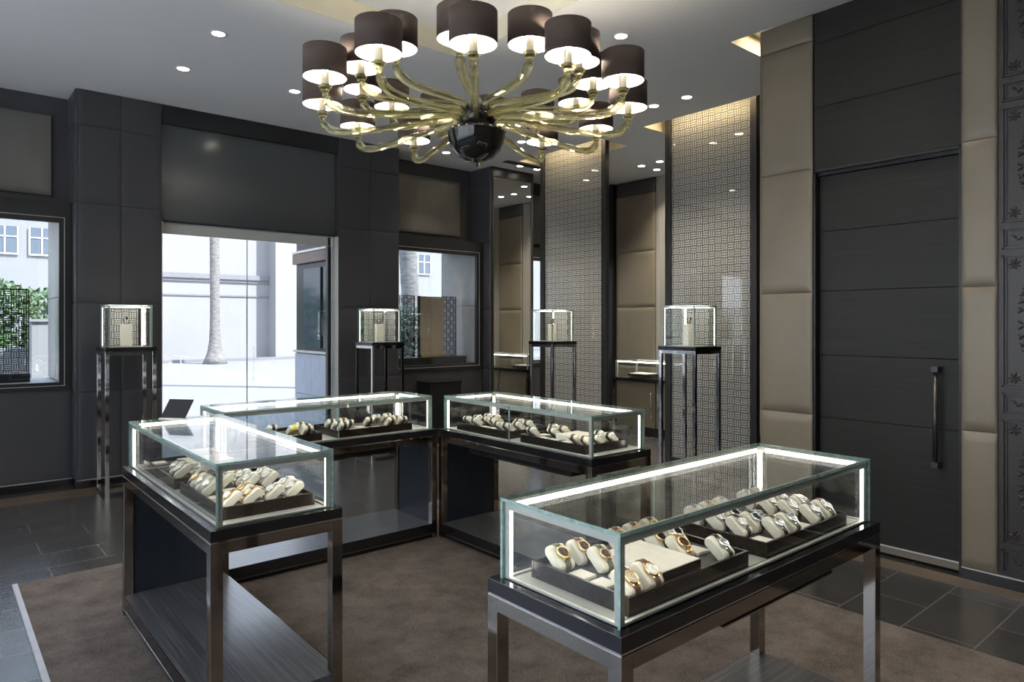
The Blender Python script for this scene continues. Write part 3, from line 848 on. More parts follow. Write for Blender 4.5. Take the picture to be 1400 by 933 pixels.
# ------------------------------------------------------------------ display cases
LC, WC = 1.505, 0.522
TZ, GZ = 0.79, 1.03
def display_case(cx, cy, rz, label, end=None, drawer=None, front_side=-1, seam=True):
    e = empty('display_case', (cx, cy, 0), rz)
    tag(e, label, 'display case', 'glass topped watch display cases')
    hx, hy = LC / 2, WC / 2
    f0 = 0.012
    mb = MB(); mb.box(-hx, hx, -hy, hy, 0.748, TZ); mb.build('table_top', 'black', e, bevel=0.0015)
    mb = MB(); mb.box(-hx + 0.002, hx - 0.002, -hy + 0.002, hy - 0.002, 0.742, 0.748); mb.build('chrome_line', 'chrome', e)  # thin chrome band set between the top and the apron
    t = 0.045
    ap = MB()
    for s_ in (-1, 1):
        ap.box(-hx + t, hx - t, s_ * hy if s_ < 0 else hy - t, -hy + t if s_ < 0 else hy, 0.700, 0.742)
        ap.box(s_ * hx if s_ < 0 else hx - t, -hx + t if s_ < 0 else hx, -hy + t, hy - t, 0.700, 0.742)
    ap.build('apron', 'bronze', e, bevel=0.001)
    for sx in (-1, 1):
        for sy in (-1, 1):
            mb = MB(); x0 = -hx if sx < 0 else hx - t; y0 = -hy if sy < 0 else hy - t
            mb.box(x0, x0 + t, y0, y0 + t, f0, 0.742); mb.build('leg', 'bronze', e, bevel=0.001)
    mb = MB(); mb.box(-hx + 0.006, hx - 0.006, -hy + 0.006, hy - 0.006, 0.045, 0.113)
    # cut the corners by building the shelf as a cross of three slabs
    mb = MB(); mb.box(-hx + t, hx - t, -hy + 0.004, hy - 0.004, 0.045, 0.113); mb.box(-hx + 0.004, -hx + t, -hy + t, hy - t, 0.045, 0.113); mb.box(hx - t, hx - 0.004, -hy + t, hy - t, 0.045, 0.113)
    sh = mb.build('shelf', 'shelfw', e)
    mb = MB()
    for s_ in (-1, 1):
        mb.box(-hx + t, hx - t, s_ * hy if s_ < 0 else hy - 0.004, -hy + 0.004 if s_ < 0 else hy, 0.040, 0.112, 0)
        mb.box(-hx + t, hx - t, s_ * (hy + 0.002) if s_ < 0 else hy, -hy if s_ < 0 else hy + 0.002, 0.040, 0.046, 1)
    mb.build('shelf_edge', ['black', 'bronze'], e)
    mb = MB(); mb.box(-hx + t, hx - t, -hy + 0.02, hy - 0.02, f0, 0.040); mb.build('plinth', 'black', e)
    if end:
        x = end * (hx - t / 2)
        mb = MB(); mb.box(x - 0.012, x + 0.012, -hy + t, hy - t, 0.113, 0.700); mb.build('end_panel', 'endp', e)
    if drawer:
        dx0, dx1, sy = drawer
        y0, y1 = (-hy + t + 0.002, hy - t - 0.002)
        mb = MB(); mb.box(dx0, dx1, y0, y1, 0.655, 0.740); d = mb.build('drawer', 'black', e, bevel=0.0015)
        mb = MB(); yy = y0 if sy < 0 else y1
        mb.box(dx0 + 0.002, dx1 - 0.002, yy - 0.004 if sy < 0 else yy, yy if sy < 0 else yy + 0.004, 0.653, 0.658); mb.build('drawer_pull', 'bronze', d)
    # glass hood
    g = 0.027; th = 0.009
    gx, gy = hx - g, hy - g
    Z0 = TZ
    def pane(name, x0, x1, y0, y1, z0, z1, thin):
        m = MB()
        vs = 'lr' if thin == 'x' else ('fk' if thin == 'y' else 'bt')
        allf = 'btfklr'
        m.box(x0, x1, y0, y1, z0, z1, 0, skip=[c for c in allf if c not in vs])
        m.box(x0, x1, y0, y1, z0, z1, 1, skip=[c for c in allf if c in vs])
        return m.build(name, ['glass', 'gedge'], e)
    pane('top_pane', -gx, gx, -gy, gy, GZ - th, GZ, 'z')
    pane('side_pane', -gx, gx, -gy, -gy + th, Z0, GZ - th - 0.0004, 'y')
    if seam:
        for a, b in ((-gx, -0.0012), (0.0012, gx)):
            pane('side_pane', a, b, gy - th, gy, Z0, GZ - th - 0.0004, 'y')
    else:
        pane('side_pane', -gx, gx, gy - th, gy, Z0, GZ - th - 0.0004, 'y')
    pane('end_pane', -gx, -gx + th, -gy + th, gy - th, Z0, GZ - th - 0.0004, 'x')
    pane('end_pane', gx - th, gx, -gy + th, gy - th, Z0, GZ - th - 0.0004, 'x')
    # metal posts and rails inside the glass, with light strips on their inner faces
    q = th + 0.0006; w = 0.019
    ix, iy = gx - q, gy - q
    for sx in (-1, 1):
        for sy in (-1, 1):
            m = MB()
            xa, xb = sorted((sx * ix, sx * (ix - w))); ya, yb = sorted((sy * iy, sy * (iy - w)))
            tt = 0.003
            m.box(xa, xb, *sorted((sy * iy, sy * (iy - tt))), Z0 + 0.001, GZ - th - 0.001)
            m.box(*sorted((sx * ix, sx * (ix - tt))), *sorted((sy * (iy - tt), sy * (iy - w))), Z0 + 0.001, GZ - th - 0.001)
            po = m.build('corner_post', 'steel', e)
            m = MB()
            m.box(*sorted((sx * (ix - tt), sx * (ix - 0.017))), *sorted((sy * (iy - tt), sy * (iy - 0.017))), Z0 + 0.008, GZ - th - 0.02, 0)
            m.build('light_strip', 'led', po)
    zt = GZ - th - 0.001
    for s_ in (-1, 1):
        m = MB(); m.box(-ix + w, ix - w, *sorted((s_ * iy, s_ * (iy - 0.003))), zt - 0.024, zt); m.box(-ix + w, ix - w, *sorted((s_ * (iy - 0.003), s_ * (iy - w))), zt - 0.003, zt)
        r_ = m.build('top_rail', 'steel', e)
        m = MB(); m.box(-ix + w + 0.02, ix - w - 0.02, *sorted((s_ * (iy - 0.003), s_ * (iy - 0.014))), zt - 0.022, zt - 0.003); m.build('light_strip', 'led', r_)
        m = MB(); m.box(*sorted((s_ * ix, s_ * (ix - 0.003))), -iy + w, iy - w, zt - 0.024, zt); m.box(*sorted((s_ * (ix - 0.003), s_ * (ix - w))), -iy + w, iy - w, zt - 0.003, zt)
        r_ = m.build('top_rail', 'steel', e)
        m = MB(); m.box(*sorted((s_ * (ix - 0.003), s_ * (ix - 0.014))), -iy + w + 0.02, iy - w - 0.02, zt - 0.022, zt - 0.003); m.build('light_strip', 'led', r_)
    m = MB()
    for s_ in (-1, 1):
        m.box(-ix + w, ix - w, *sorted((s_ * iy, s_ * (iy - 0.012))), Z0 + 0.0005, Z0 + 0.007)
        m.box(*sorted((s_ * ix, s_ * (ix - 0.012))), -iy + w, iy - w, Z0 + 0.0005, Z0 + 0.007)
    m.build('bottom_rail', 'steel', e)
    m = MB(); m.box(-ix + w, ix - w, -iy + 0.02, iy - 0.02, Z0 + 0.0005, Z0 + 0.004); m.build('deck', 'deck', e)
    return e

DECK = TZ + 0.0042
cases = {
    'D': ((2.028, 1.355), 0.0), 'A': ((1.042, 3.372), -PI / 2), 'B': ((2.042, 4.389), PI), 'C': ((3.072, 3.380), PI / 2)}
display_case(*cases['D'][0], 0.0, 'foreground glass display case on open bronze legs, nearest the timber door', None, (-0.25, 0.45, -1))
display_case(*cases['A'][0], -PI / 2, 'glass display case at left with its narrow end towards the viewer', -1, None, seam=False)
display_case(*cases['B'][0], PI, 'glass display case across the back before the glass entrance door', -1, (-0.445, 0.10, 1))
display_case(*cases['C'][0], PI / 2, 'glass display case right of the corner, in front of the pedestals', 1, (-0.55, 0.45, 1))

# ------------------------------------------------------------------ trays, cushions, watches
def tray(cx, cy, rz, label, w=0.57, d=0.375, z=DECK):
    e = empty('display_tray', (cx, cy, z), rz); tag(e, label, 'tray', 'ebony display trays')
    hx, hy, t, H = w / 2, d / 2, 0.010, 0.050
    mb = MB()
    mb.box(-hx, hx, -hy, -hy + t, 0, H); mb.box(-hx, hx, hy - t, hy, 0, H); mb.box(-hx, -hx + t, -hy + t, hy - t, 0, H); mb.box(hx - t, hx, -hy + t, hy - t, 0, H)
    mb.build('tray_wall', 'tray', e, bevel=0.001)
    mb = MB(); mb.box(-hx + t, hx - t, -hy + t, hy - t, 0, 0.030); mb.build('tray_lining', 'trayin', e)
    return e
TF = DECK + 0.0302       # inside floor of a tray

def section(n=28, a=0.043, b=0.018, r=0.0172, off=0.0):
    """rounded rectangle, half sizes a (long) x b"""
    pts = []
    for k in range(4):
        cx_ = (a - r) * (1 if k in (0, 3) else -1); cy2 = (b - r) * (1 if k in (0, 1) else -1)
        for j in range(n // 4 + 1):
            an = k * PI / 2 + (PI / 2) * j / (n // 4)
            pts.append((cx_ + (r + off) * math.cos(an), cy2 + (r + off) * math.sin(an)))
    return pts
TILT = R(38)
def sec_mesh(pts, xs_scale, cz):
    """extrude a section along x with scaling, tilted"""
    vs = []; fs = []
    n = len(pts)
    ct, st = math.cos(TILT), math.sin(TILT)
    for x, s_ in xs_scale:
        for (u, v) in pts:
            u2, v2 = u * (1 - (1 - s_) * 0.45), v * s_
            vs.append((x, u2 * ct - v2 * st, cz + u2 * st + v2 * ct))
    for i in range(len(xs_scale) - 1):
        for k in range(n):
            k2 = (k + 1) % n
            fs.append((i * n + k, i * n + k2, (i + 1) * n + k2, (i + 1) * n + k))
    return vs, fs, n
CZ = 0.0315 + 0.012
def cushion_mesh():
    pts = section()
    prof = [(-0.029, 0.80), (-0.0275, 0.90), (-0.024, 0.97), (-0.018, 1.0), (0.018, 1.0), (0.024, 0.97), (0.0275, 0.90), (0.029, 0.80)]
    vs, fs, n = sec_mesh(pts, prof, CZ)
    mb = MB(); mb.add(vs, fs, 0, True)
    b = 0
    mb.f.append(tuple(range(n))[::-1][::-1]); mb.m.append(0); mb.sm.append(False)
    mb.f.append(tuple((len(prof) - 1) * n + k for k in range(n))[::-1]); mb.m.append(0); mb.sm.append(False)
    return mb
ZMIN = min(p[2] for p in cushion_mesh().v)

def bmat(idx=0): pass
FR = Matrix.Translation((0, 0, CZ)) @ Matrix.Rotation(TILT, 4, 'X')      # local frame: x across, y along the cushion, z out of the dial
def watch_parts(metal, dial, strap, bracelet, size, root, full=True, flat=False):
    fr = FR if not flat else Matrix.Translation((0, 0, 0.003))
    b = 0.018 if not flat else 0.0
    r = 0.0195 * size
    if not flat:
        pts = section(off=0.0012); pto = section(off=0.0032)
        w = 0.0095 * size
        mb = MB()
        for seg in (pts, pto):
            vs, fs, n = sec_mesh(seg, [(-w, 1.0), (w, 1.0)], CZ)
            mb.add(vs, fs, 0, True)
        for sx in (-w, w):
            vs = []; ct, st = math.cos(TILT), math.sin(TILT)
            for (u, v) in pts + pto: vs.append((sx, u * ct - v * st, CZ + u * st + v * ct))
            n = len(pts)
            mb.add(vs, [(k, (k + 1) % n, n + (k + 1) % n, n + k) for k in range(n)], 0)
        if bracelet:
            # link ridges over the visible face
            n = len(pto)
            for k in range(0, n, 1):
                (u, v), (u2, v2) = pto[k], pto[(k + 1) % n]
                ct, st = math.cos(TILT), math.sin(TILT)
                d = math.hypot(u2 - u, v2 - v); steps = max(1, int(d / 0.005))
                for q in range(steps):
                    f = (q + .5) / steps; uu, vv = u + (u2 - u) * f, v + (v2 - v) * f
                    c = (0, uu * ct - vv * st, CZ + uu * st + vv * ct)
                    mb.box(-w * .55, w * .55, c[1] - .0012, c[1] + .0012, c[2] - .0012, c[2] + .0012)
        mb.build('strap', (metal if bracelet else strap), root)
    else:
        mb = MB(); w = 0.009 * size
        mb.box(-w, w, -0.062, 0.062, 0.0, 0.003)
        mb.build('strap', (metal if bracelet else strap), root, bevel=0.001)
    z0 = b + 0.002
    mb = MB(); mb.T = fr
    mb.lathe([(r * 0.85, z0 - 0.001), (r, z0 + 0.001), (r, z0 + 0.006), (r * 0.94, z0 + 0.0085), (r * 0.80, z0 + 0.0085), (r * 0.78, z0 + 0.0072)], 28)
    for sx in (-1, 1):
        for sy in (-1, 1):
            x0, x1 = sorted((sx * r * 0.35, sx * r * 0.60)); y0, y1 = sorted((sy * r * 0.75, sy * r * 1.18))
            mb.box(x0, x1, y0, y1, z0, z0 + 0.005)
    mb.build('case', metal, root)
    mb = MB(); mb.T = fr
    mb.lathe([(0.0001, z0 + 0.0072), (r * 0.79, z0 + 0.0072)], 28, smooth=False)
    di = mb.build('dial', dial, root)
    if full:
        mb = MB(); mb.T = fr
        for a, ln in ((0.9, 0.45), (-0.5, 0.65)):
            ca, sa = math.cos(a), math.sin(a); wv = 0.0006
            p = [(-wv * sa - 0, wv * ca, 0), (wv * sa, -wv * ca, 0), (wv * sa + r * ln * ca, -wv * ca + r * ln * sa, 0), (-wv * sa + r * ln * ca, wv * ca + r * ln * sa, 0)]
            mb.add([(x, y, z0 + 0.0078) for x, y, _ in p], [(0, 1, 2, 3)])
        for k in range(12):
            a = k * PI / 6; ca, sa = math.cos(a), math.sin(a); wv = 0.0005
            mb.add([(ca * r * f - sa * g * wv, sa * r * f + ca * g * wv, z0 + 0.0076) for f, g in ((.60, -1), (.60, 1), (.72, 1), (.72, -1))], [(0, 1, 2, 3)])
        mb.build('hands', 'silver' if dial in ('dblack', 'dblue', 'dbrown') else 'dblack', di)
        mb = MB(); mb.T = fr
        mb.lathe([(0.0001, 0), (0.0024, 0), (0.0024, 0.004), (0.0001, 0.004)], 10, axis='x', c=(r, 0, z0 + 0.0035))
        mb.build('crown', metal, root)

_wp = {}
def watch(metal, dial, strap, bracelet=False, size=1.0, full=True, flat=False):
    key = (metal, dial, strap, bracelet, size, full, flat)
    if key not in _wp:
        e = empty('wristwatch'); watch_parts(metal, dial, strap, bracelet, size, e, full, flat)
        _wp[key] = [e, False]
    p = _wp[key]
    if not p[1]:
        p[1] = True
        return p[0]
    return copy_tree(p[0])
_cm = [None]
def cushion():
    if _cm[0] is None:
        o = cushion_mesh().build('watch_cushion', 'cush'); _cm[0] = o
        return o
    c = _cm[0].copy(); COL.objects.link(c); return c

NAMES = {'gold': 'rose gold', 'ygold': 'yellow gold', 'silver': 'steel', 'dwhite': 'white', 'dblack': 'black', 'dbrown': 'brown', 'dblue': 'blue', 'dchamp': 'champagne', 'dorange': 'orange',
         'sblack': 'black', 'sbrown': 'brown', 'solive': 'olive', 'syellow': 'yellow'}
ORD = ['first', 'second', 'third', 'fourth', 'fifth', 'sixth', 'seventh']
SHORT = {'D': 'foreground case', 'A': 'left case', 'B': 'back case', 'C': 'rear right case'}
def place(o, case, x, y, z, rz=0.0):
    (cx, cy), rot = cases[case]
    c, s_ = math.cos(rot), math.sin(rot)
    o.location = (cx + x * c - y * s_, cy + x * s_ + y * c, z)
    o.rotation_euler = (0, 0, rot + rz)
def W2L(case, X, Y):
    (cx, cy), rot = cases[case]
    dx, dy = X - cx, Y - cy
    c, s_ = math.cos(rot), math.sin(rot)
    return dx * c + dy * s_, -dx * s_ + dy * c

ROWW = {'f': 'front row', 'm': 'middle row', 'b': 'back row', 's': 'second row'}
def put(case, trayn, row, items, full=True):
    """items: list of (X, Y, metal, dial, strap, bracelet[, size]) in world, ordered"""
    for i, it in enumerate(items):
        X, Y, me, di, st, br = it[:6]
        size = it[6] if len(it) > 6 else 1.0
        x, y = W2L(case, X, Y)
        jr = (random.random() - .5) * 0.12
        c = cushion(); place(c, case, x, y, TF - ZMIN + 0.0003, jr)
        w = watch(me, di, st, br, size, full); place(w, case, x, y, TF - ZMIN + 0.0003, jr)
        pos = '%s in %s, %s tray, %s' % (ORD[i], ROWW.get(row, row), trayn, SHORT[case])
        sname = 'dial' if full else ('bracelet' if br else NAMES[st] + ' strap')
        if full:
            tag(w, '%s watch, %s %s, %s' % (NAMES[me], NAMES[di], sname, pos), 'watch', 'wristwatches on cushions in the %s' % SHORT[case])
        else:
            tag(w, '%s %s watch, back view, %s' % (NAMES[me], sname, pos), 'watch', 'wristwatches on cushions in the %s' % SHORT[case])
        tag(c, 'ivory cushion holding the watch %s' % pos, 'cushion', 'ivory watch cushions in the %s' % SHORT[case])

def pads(case, trayn, lst, z=TF, s=0.062, h=0.010):
    for i, (X, Y) in enumerate(lst):
        mb = MB(); mb.box(-s / 2, s / 2, -s / 2, s / 2, 0, h)
        o = mb.build('display_pad', 'pad', bevel=0.002)
        x, y = W2L(case, X, Y); place(o, case, x, y, z + 0.0003)
        tag(o, 'small flat cream pad, %s of the empty ones, %s tray, %s' % (ORD[i], trayn, SHORT[case]), 'pad', 'flat cream pads in the trays')
def riser(case, X0, X1, Y0, Y1, h, label, edge=True):
    x, y = W2L(case, (X0 + X1) / 2, (Y0 + Y1) / 2)
    (c_, rot) = cases[case]
    w, d = (X1 - X0) / 2, (Y1 - Y0) / 2
    if abs(math.sin(rot)) > 0.5: w, d = d, w
    e = empty('display_riser'); place(e, case, x, y, TF + 0.0003)
    mb = MB(); mb.box(-w, w, -d + 0.003, d, 0, h); mb.build('block', 'pad', e, bevel=0.002)
    mb = MB(); mb.box(-w, w, -d, -d + 0.003, 0, h - 0.002); mb.build('front_face', 'tray', e)
    return tag(e, label, 'riser')

# foreground case D
tray(1.655, 1.338, 0, 'striped ebony tray at the near end of the foreground case')
tray(2.335, 1.338, 0, 'striped ebony tray at the far end of the foreground case')
g, yg, sv = 'gold', 'ygold', 'silver'
cD = [1.42 + 0.0865 * k for k in range(6)]
rD = [1.200, 1.285, 1.368, 1.455]
put('D', 'near', 'f', [(cD[0], rD[0], g, 'dchamp', 'sbrown', 0, 1.08), (cD[1], rD[0], g, 'dwhite', 'sbrown', 0, 1.08), (cD[5] + .005, rD[0], sv, 'dblack', 'sblack', 0, 0.88)])
put('D', 'near', 'third row', [(cD[1], rD[2], g, 'dbrown', 'solive', 0, 0.95), (cD[4], rD[2], g, 'dblack', 'sblack', 0), (cD[5], rD[2], sv, 'dblack', 'sblack', 0)])
put('D', 'near', 'b', [(cD[0], rD[3], yg, 'dbrown', 'solive', 0, 1.1), (cD[1], rD[3], g, 'dbrown', 'sbrown', 0, 1.08), (cD[3], rD[3], yg, 'dchamp', 'sbrown', 0), (cD[4], rD[3], g, 'dwhite', 'sbrown', 0), (cD[5], rD[3], yg, 'dchamp', 'sbrown', 0)])
put('D', 'near', 's', [(cD[4] + .005, rD[1], g, 'dbrown', 'sbrown', 1, 1.05)])
pads('D', 'near', [(cD[0], rD[2]), (cD[0], rD[1]), (cD[1], rD[1]), (cD[5], rD[1])])
riser('D', 1.545, 1.722, 1.175, 1.40, 0.038, 'wide cream platform in the near tray of the foreground case')
cE = [2.105 + 0.0865 * k for k in range(6)]
put('D', 'far', 'f', [(cE[1], rD[0], sv, 'dblack', 'sblack', 0), (cE[2], rD[0], sv, 'dblue', 'sblack', 0), (cE[4], rD[0], sv, 'dwhite', 'sblack', 0), (cE[5], rD[0], sv, 'dwhite', 'sbrown', 0)])
put('D', 'far', 's', [(cE[0], rD[1], sv, 'dwhite', 'sblack', 0), (cE[1], rD[1], sv, 'dblue', 'sblack', 0, 1.05), (cE[4], rD[1], sv, 'dwhite', 'sbrown', 0, 1.1), (cE[5], rD[1], sv, 'dblack', 'sblack', 1, 1.1)])
put('D', 'far', 'third row', [(cE[0], rD[2], sv, 'dwhite', 'sblack', 0), (cE[1], rD[2], sv, 'dblack', 'sblack', 1), (cE[4], rD[2], sv, 'dwhite', 'sblack', 0), (cE[5], rD[2], sv, 'dblue', 'sblack', 1)])
put('D', 'far', 'b', [(cE[0], rD[3], sv, 'dwhite', 'sblack', 0), (cE[1], rD[3], g, 'dchamp', 'sbrown', 0), (cE[2], rD[3], sv, 'dwhite', 'sblack', 1), (cE[4], rD[3], sv, 'dwhite', 'sblack', 1), (cE[5], rD[3], sv, 'dwhite', 'sblack', 1)])
pads('D', 'far', [(cE[0], rD[0]), (cE[3], rD[0]), (cE[2], rD[1]), (cE[3], rD[1]), (cE[2], rD[2]), (cE[3], rD[2])])
fl_ = [(cE[2], rD[1], sv, 'dorange', 'sblack', 1), (cE[3], rD[1], yg, 'dorange', 'sbrown', 1), (cE[2], rD[2], yg, 'dchamp', 'sbrown', 1), (cE[3], rD[2], sv, 'dblue', 'sblack', 1)]
for i, (X, Y, me, di, st, br) in enumerate(fl_):
    w = watch(me, di, st, bool(br), 0.95, True, True); x, y = W2L('D', X, Y); place(w, 'D', x, y, TF + 0.0108, [0.5, -0.4, -0.6, 0.4][i])
    tag(w, '%s bracelet watch, %s dial, lying flat, %s, far tray, foreground case' % (NAMES[me], NAMES[di], ['front left pad', 'front right pad', 'rear left pad', 'rear right pad'][i]), 'watch', 'wristwatches lying flat')

# left case A (dials face the -X side)
tray(1.035, 3.655, -PI / 2, 'ebony tray at the far end of the left case')
tray(1.040, 3.005, -PI / 2, 'ebony tray at the near end of the left case')
put('A', 'near', 'outer row', [(0.905, 2.78, g, 'dwhite', 'sbrown', 1), (0.905, 3.04, sv, 'dwhite', 'sblack', 1), (0.905, 3.125, sv, 'dwhite', 'sblack', 1), (0.905, 3.21, g, 'dchamp', 'sblack', 0)])
put('A', 'near', 'second row', [(0.985, 2.78, g, 'dwhite', 'sbrown', 1), (0.985, 2.865, g, 'dchamp', 'sbrown', 1), (0.99, 3.125, sv, 'dwhite', 'sblack', 1)])
put('A', 'near', 'third row', [(1.075, 2.78, sv, 'dwhite', 'sblack', 1), (1.07, 3.04, sv, 'dwhite', 'sblack', 1), (1.07, 3.125, sv, 'dwhite', 'sblack', 1), (1.07, 3.21, g, 'dwhite', 'sblack', 1)])
put('A', 'near', 'inner row', [(1.16, 2.78, sv, 'dwhite', 'sblack', 1), (1.16, 2.865, sv, 'dwhite', 'sblack', 1), (1.155, 3.04, sv, 'dwhite', 'sblack', 1), (1.155, 3.125, sv, 'dwhite', 'sblack', 1)])
pads('A', 'near', [(0.905, 2.865), (0.905, 2.95), (0.985, 2.95), (0.985, 3.04), (1.075, 2.865), (1.075, 2.95), (1.16, 2.95)])
for i, (X, Y, me) in enumerate([(1.075, 2.95, g), (1.16, 2.95, sv)]):
    w = watch(me, 'dwhite', 'sbrown', True, 0.95, True, True); x, y = W2L('A', X, Y); place(w, 'A', x, y, TF + 0.0108, 0.4 - i * 0.8)
    tag(w, '%s bracelet watch lying flat on a pad, near tray, left case' % NAMES[me], 'watch', 'wristwatches lying flat')
put('A', 'far', 'outer row', [(0.905, 3.46, sv, 'dblack', 'sblack', 0), (0.905, 3.545, sv, 'dblack', 'sblack', 0)])
put('A', 'far', 'second row', [(0.99, 3.44, sv, 'dwhite', 'sblack', 1)])
pads('A', 'far', [(0.905, 3.88), (0.99, 3.53)])
riser('A', 0.96, 1.19, 3.60, 3.78, 0.036, 'broad cream platform in the far tray of the left case')
riser('A', 1.04, 1.19, 3.82, 3.92, 0.05, 'small cream block at the far end of the left case tray')

# right rear case C (dials face +X, away)
tray(3.065, 3.715, PI / 2, 'ebony tray at the far end of the right rear case')
tray(3.065, 3.025, PI / 2, 'ebony tray at the near end of the right rear case')
put('C', 'far', 'inner row', [(2.935, 3.93, sv, 'dblack', 'sblack', 0), (2.935, 3.845, sv, 'dblack', 'sblack', 0), (2.935, 3.59, sv, 'dwhite', 'sblack', 0), (2.935, 3.50, sv, 'dwhite', 'sblack', 0)], False)
put('C', 'far', 'middle row', [(3.03, 3.93, sv, 'dblack', 'sblack', 0), (3.03, 3.845, sv, 'dblack', 'sblack', 0), (3.03, 3.76, g, 'dblack', 'sbrown', 0), (3.03, 3.50, sv, 'dblack', 'sblack', 0)], False)
put('C', 'far', 'outer row', [(3.125, 3.93, sv, 'dblack', 'sblack', 0), (3.125, 3.845, sv, 'dblack', 'sblack', 0), (3.125, 3.59, sv, 'dwhite', 'sblack', 0), (3.125, 3.50, sv, 'dwhite', 'sblack', 0)], False)
pads('C', 'far', [(2.935, 3.76), (2.935, 3.675), (3.03, 3.675), (3.03, 3.59), (3.125, 3.675)])
put('C', 'near', 'inner row', [(2.935, 3.25, sv, 'dblack', 'sblack', 0), (2.935, 2.87, g, 'dblack', 'sbrown', 0), (2.935, 2.785, g, 'dblack', 'sbrown', 0)], False)
put('C', 'near', 'middle row', [(3.03, 3.16, sv, 'dwhite', 'sblack', 0), (3.03, 2.785, sv, 'dwhite', 'sblack', 0)], False)
put('C', 'near', 'outer row', [(3.125, 3.25, sv, 'dblack', 'sblack', 0), (3.125, 3.16, g, 'dblack', 'sbrown', 0), (3.15, 2.87, sv, 'dblack', 'sblack', 0), (3.15, 2.785, sv, 'dblack', 'sblack', 0)], False)
pads('C', 'near', [(2.935, 3.16), (2.935, 3.075), (2.935, 2.955), (3.03, 3.25), (3.03, 2.87)])
riser('C', 2.99, 3.19, 2.925, 3.10, 0.036, 'cream platform in the near tray of the right rear case')

# back case B (dials face +Y, away)
tray(1.655, 4.372, PI, 'ebony tray at the left end of the back case')
tray(2.335, 4.372, PI, 'ebony tray at the right end of the back case')
put('B', 'left', 'near row', [(1.86, 4.24, sv, 'dwhite', 'sblack', 0)], False)
put('B', 'left', 'middle row', [(1.43, 4.33, sv, 'dblack', 'sblack', 0), (1.60, 4.33, sv, 'dblack', 'sblack', 0), (1.80, 4.33, sv, 'dblack', 'syellow', 0), (1.885, 4.33, sv, 'dblack', 'sblack', 0)], False)
put('B', 'left', 'far row', [(1.70, 4.43, sv, 'dblack', 'sblack', 0), (1.885, 4.43, g, 'dblack', 'sbrown', 0)], False)
pads('B', 'left', [(1.43, 4.24), (1.52, 4.24), (1.605, 4.24), (1.69, 4.24), (1.775, 4.24)])
put('B', 'right', 'near row', [(2.11, 4.235, sv, 'dblack', 'sblack', 0), (2.47, 4.235, g, 'dwhite', 'sbrown', 0), (2.56, 4.235, sv, 'dblack', 'sblack', 0)], False)
put('B', 'right', 'middle row', [(2.11, 4.33, sv, 'dblack', 'sblack', 0), (2.195, 4.33, sv, 'dblack', 'sblack', 0), (2.37, 4.36, sv, 'dblack', 'sblack', 0), (2.56, 4.33, g, 'dblack', 'sbrown', 0)], False)
put('B', 'right', 'far row', [(2.11, 4.43, sv, 'dwhite', 'sblack', 0), (2.195, 4.43, g, 'dwhite', 'sbrown', 0), (2.47, 4.45, sv, 'dwhite', 'sblack', 1), (2.56, 4.45, sv, 'dwhite', 'sblack', 1)], False)
pads('B', 'right', [(2.195, 4.235), (2.28, 4.235), (2.37, 4.235), (2.28, 4.33)])

# small card holder on the left case
ch = empty('card_holder', (1.012, 4.045, GZ + 0.0005), R(-52)); tag(ch, 'small dark tilted card holder standing on the left glass case', 'card holder')
mb = MB(); mb.box(-0.075, 0.075, -0.02, 0.02, 0, 0.006); mb.build('base', 'steel', ch, bevel=0.001)
mb = MB(); mb.T = Matrix.Translation((0, 0.0, 0.008)) @ Matrix.Rotation(R(-38), 4, 'X'); mb.box(-0.075, 0.075, -0.003, 0.003, 0, 0.115); mb.build('plate', 'blackm', ch, bevel=0.001)

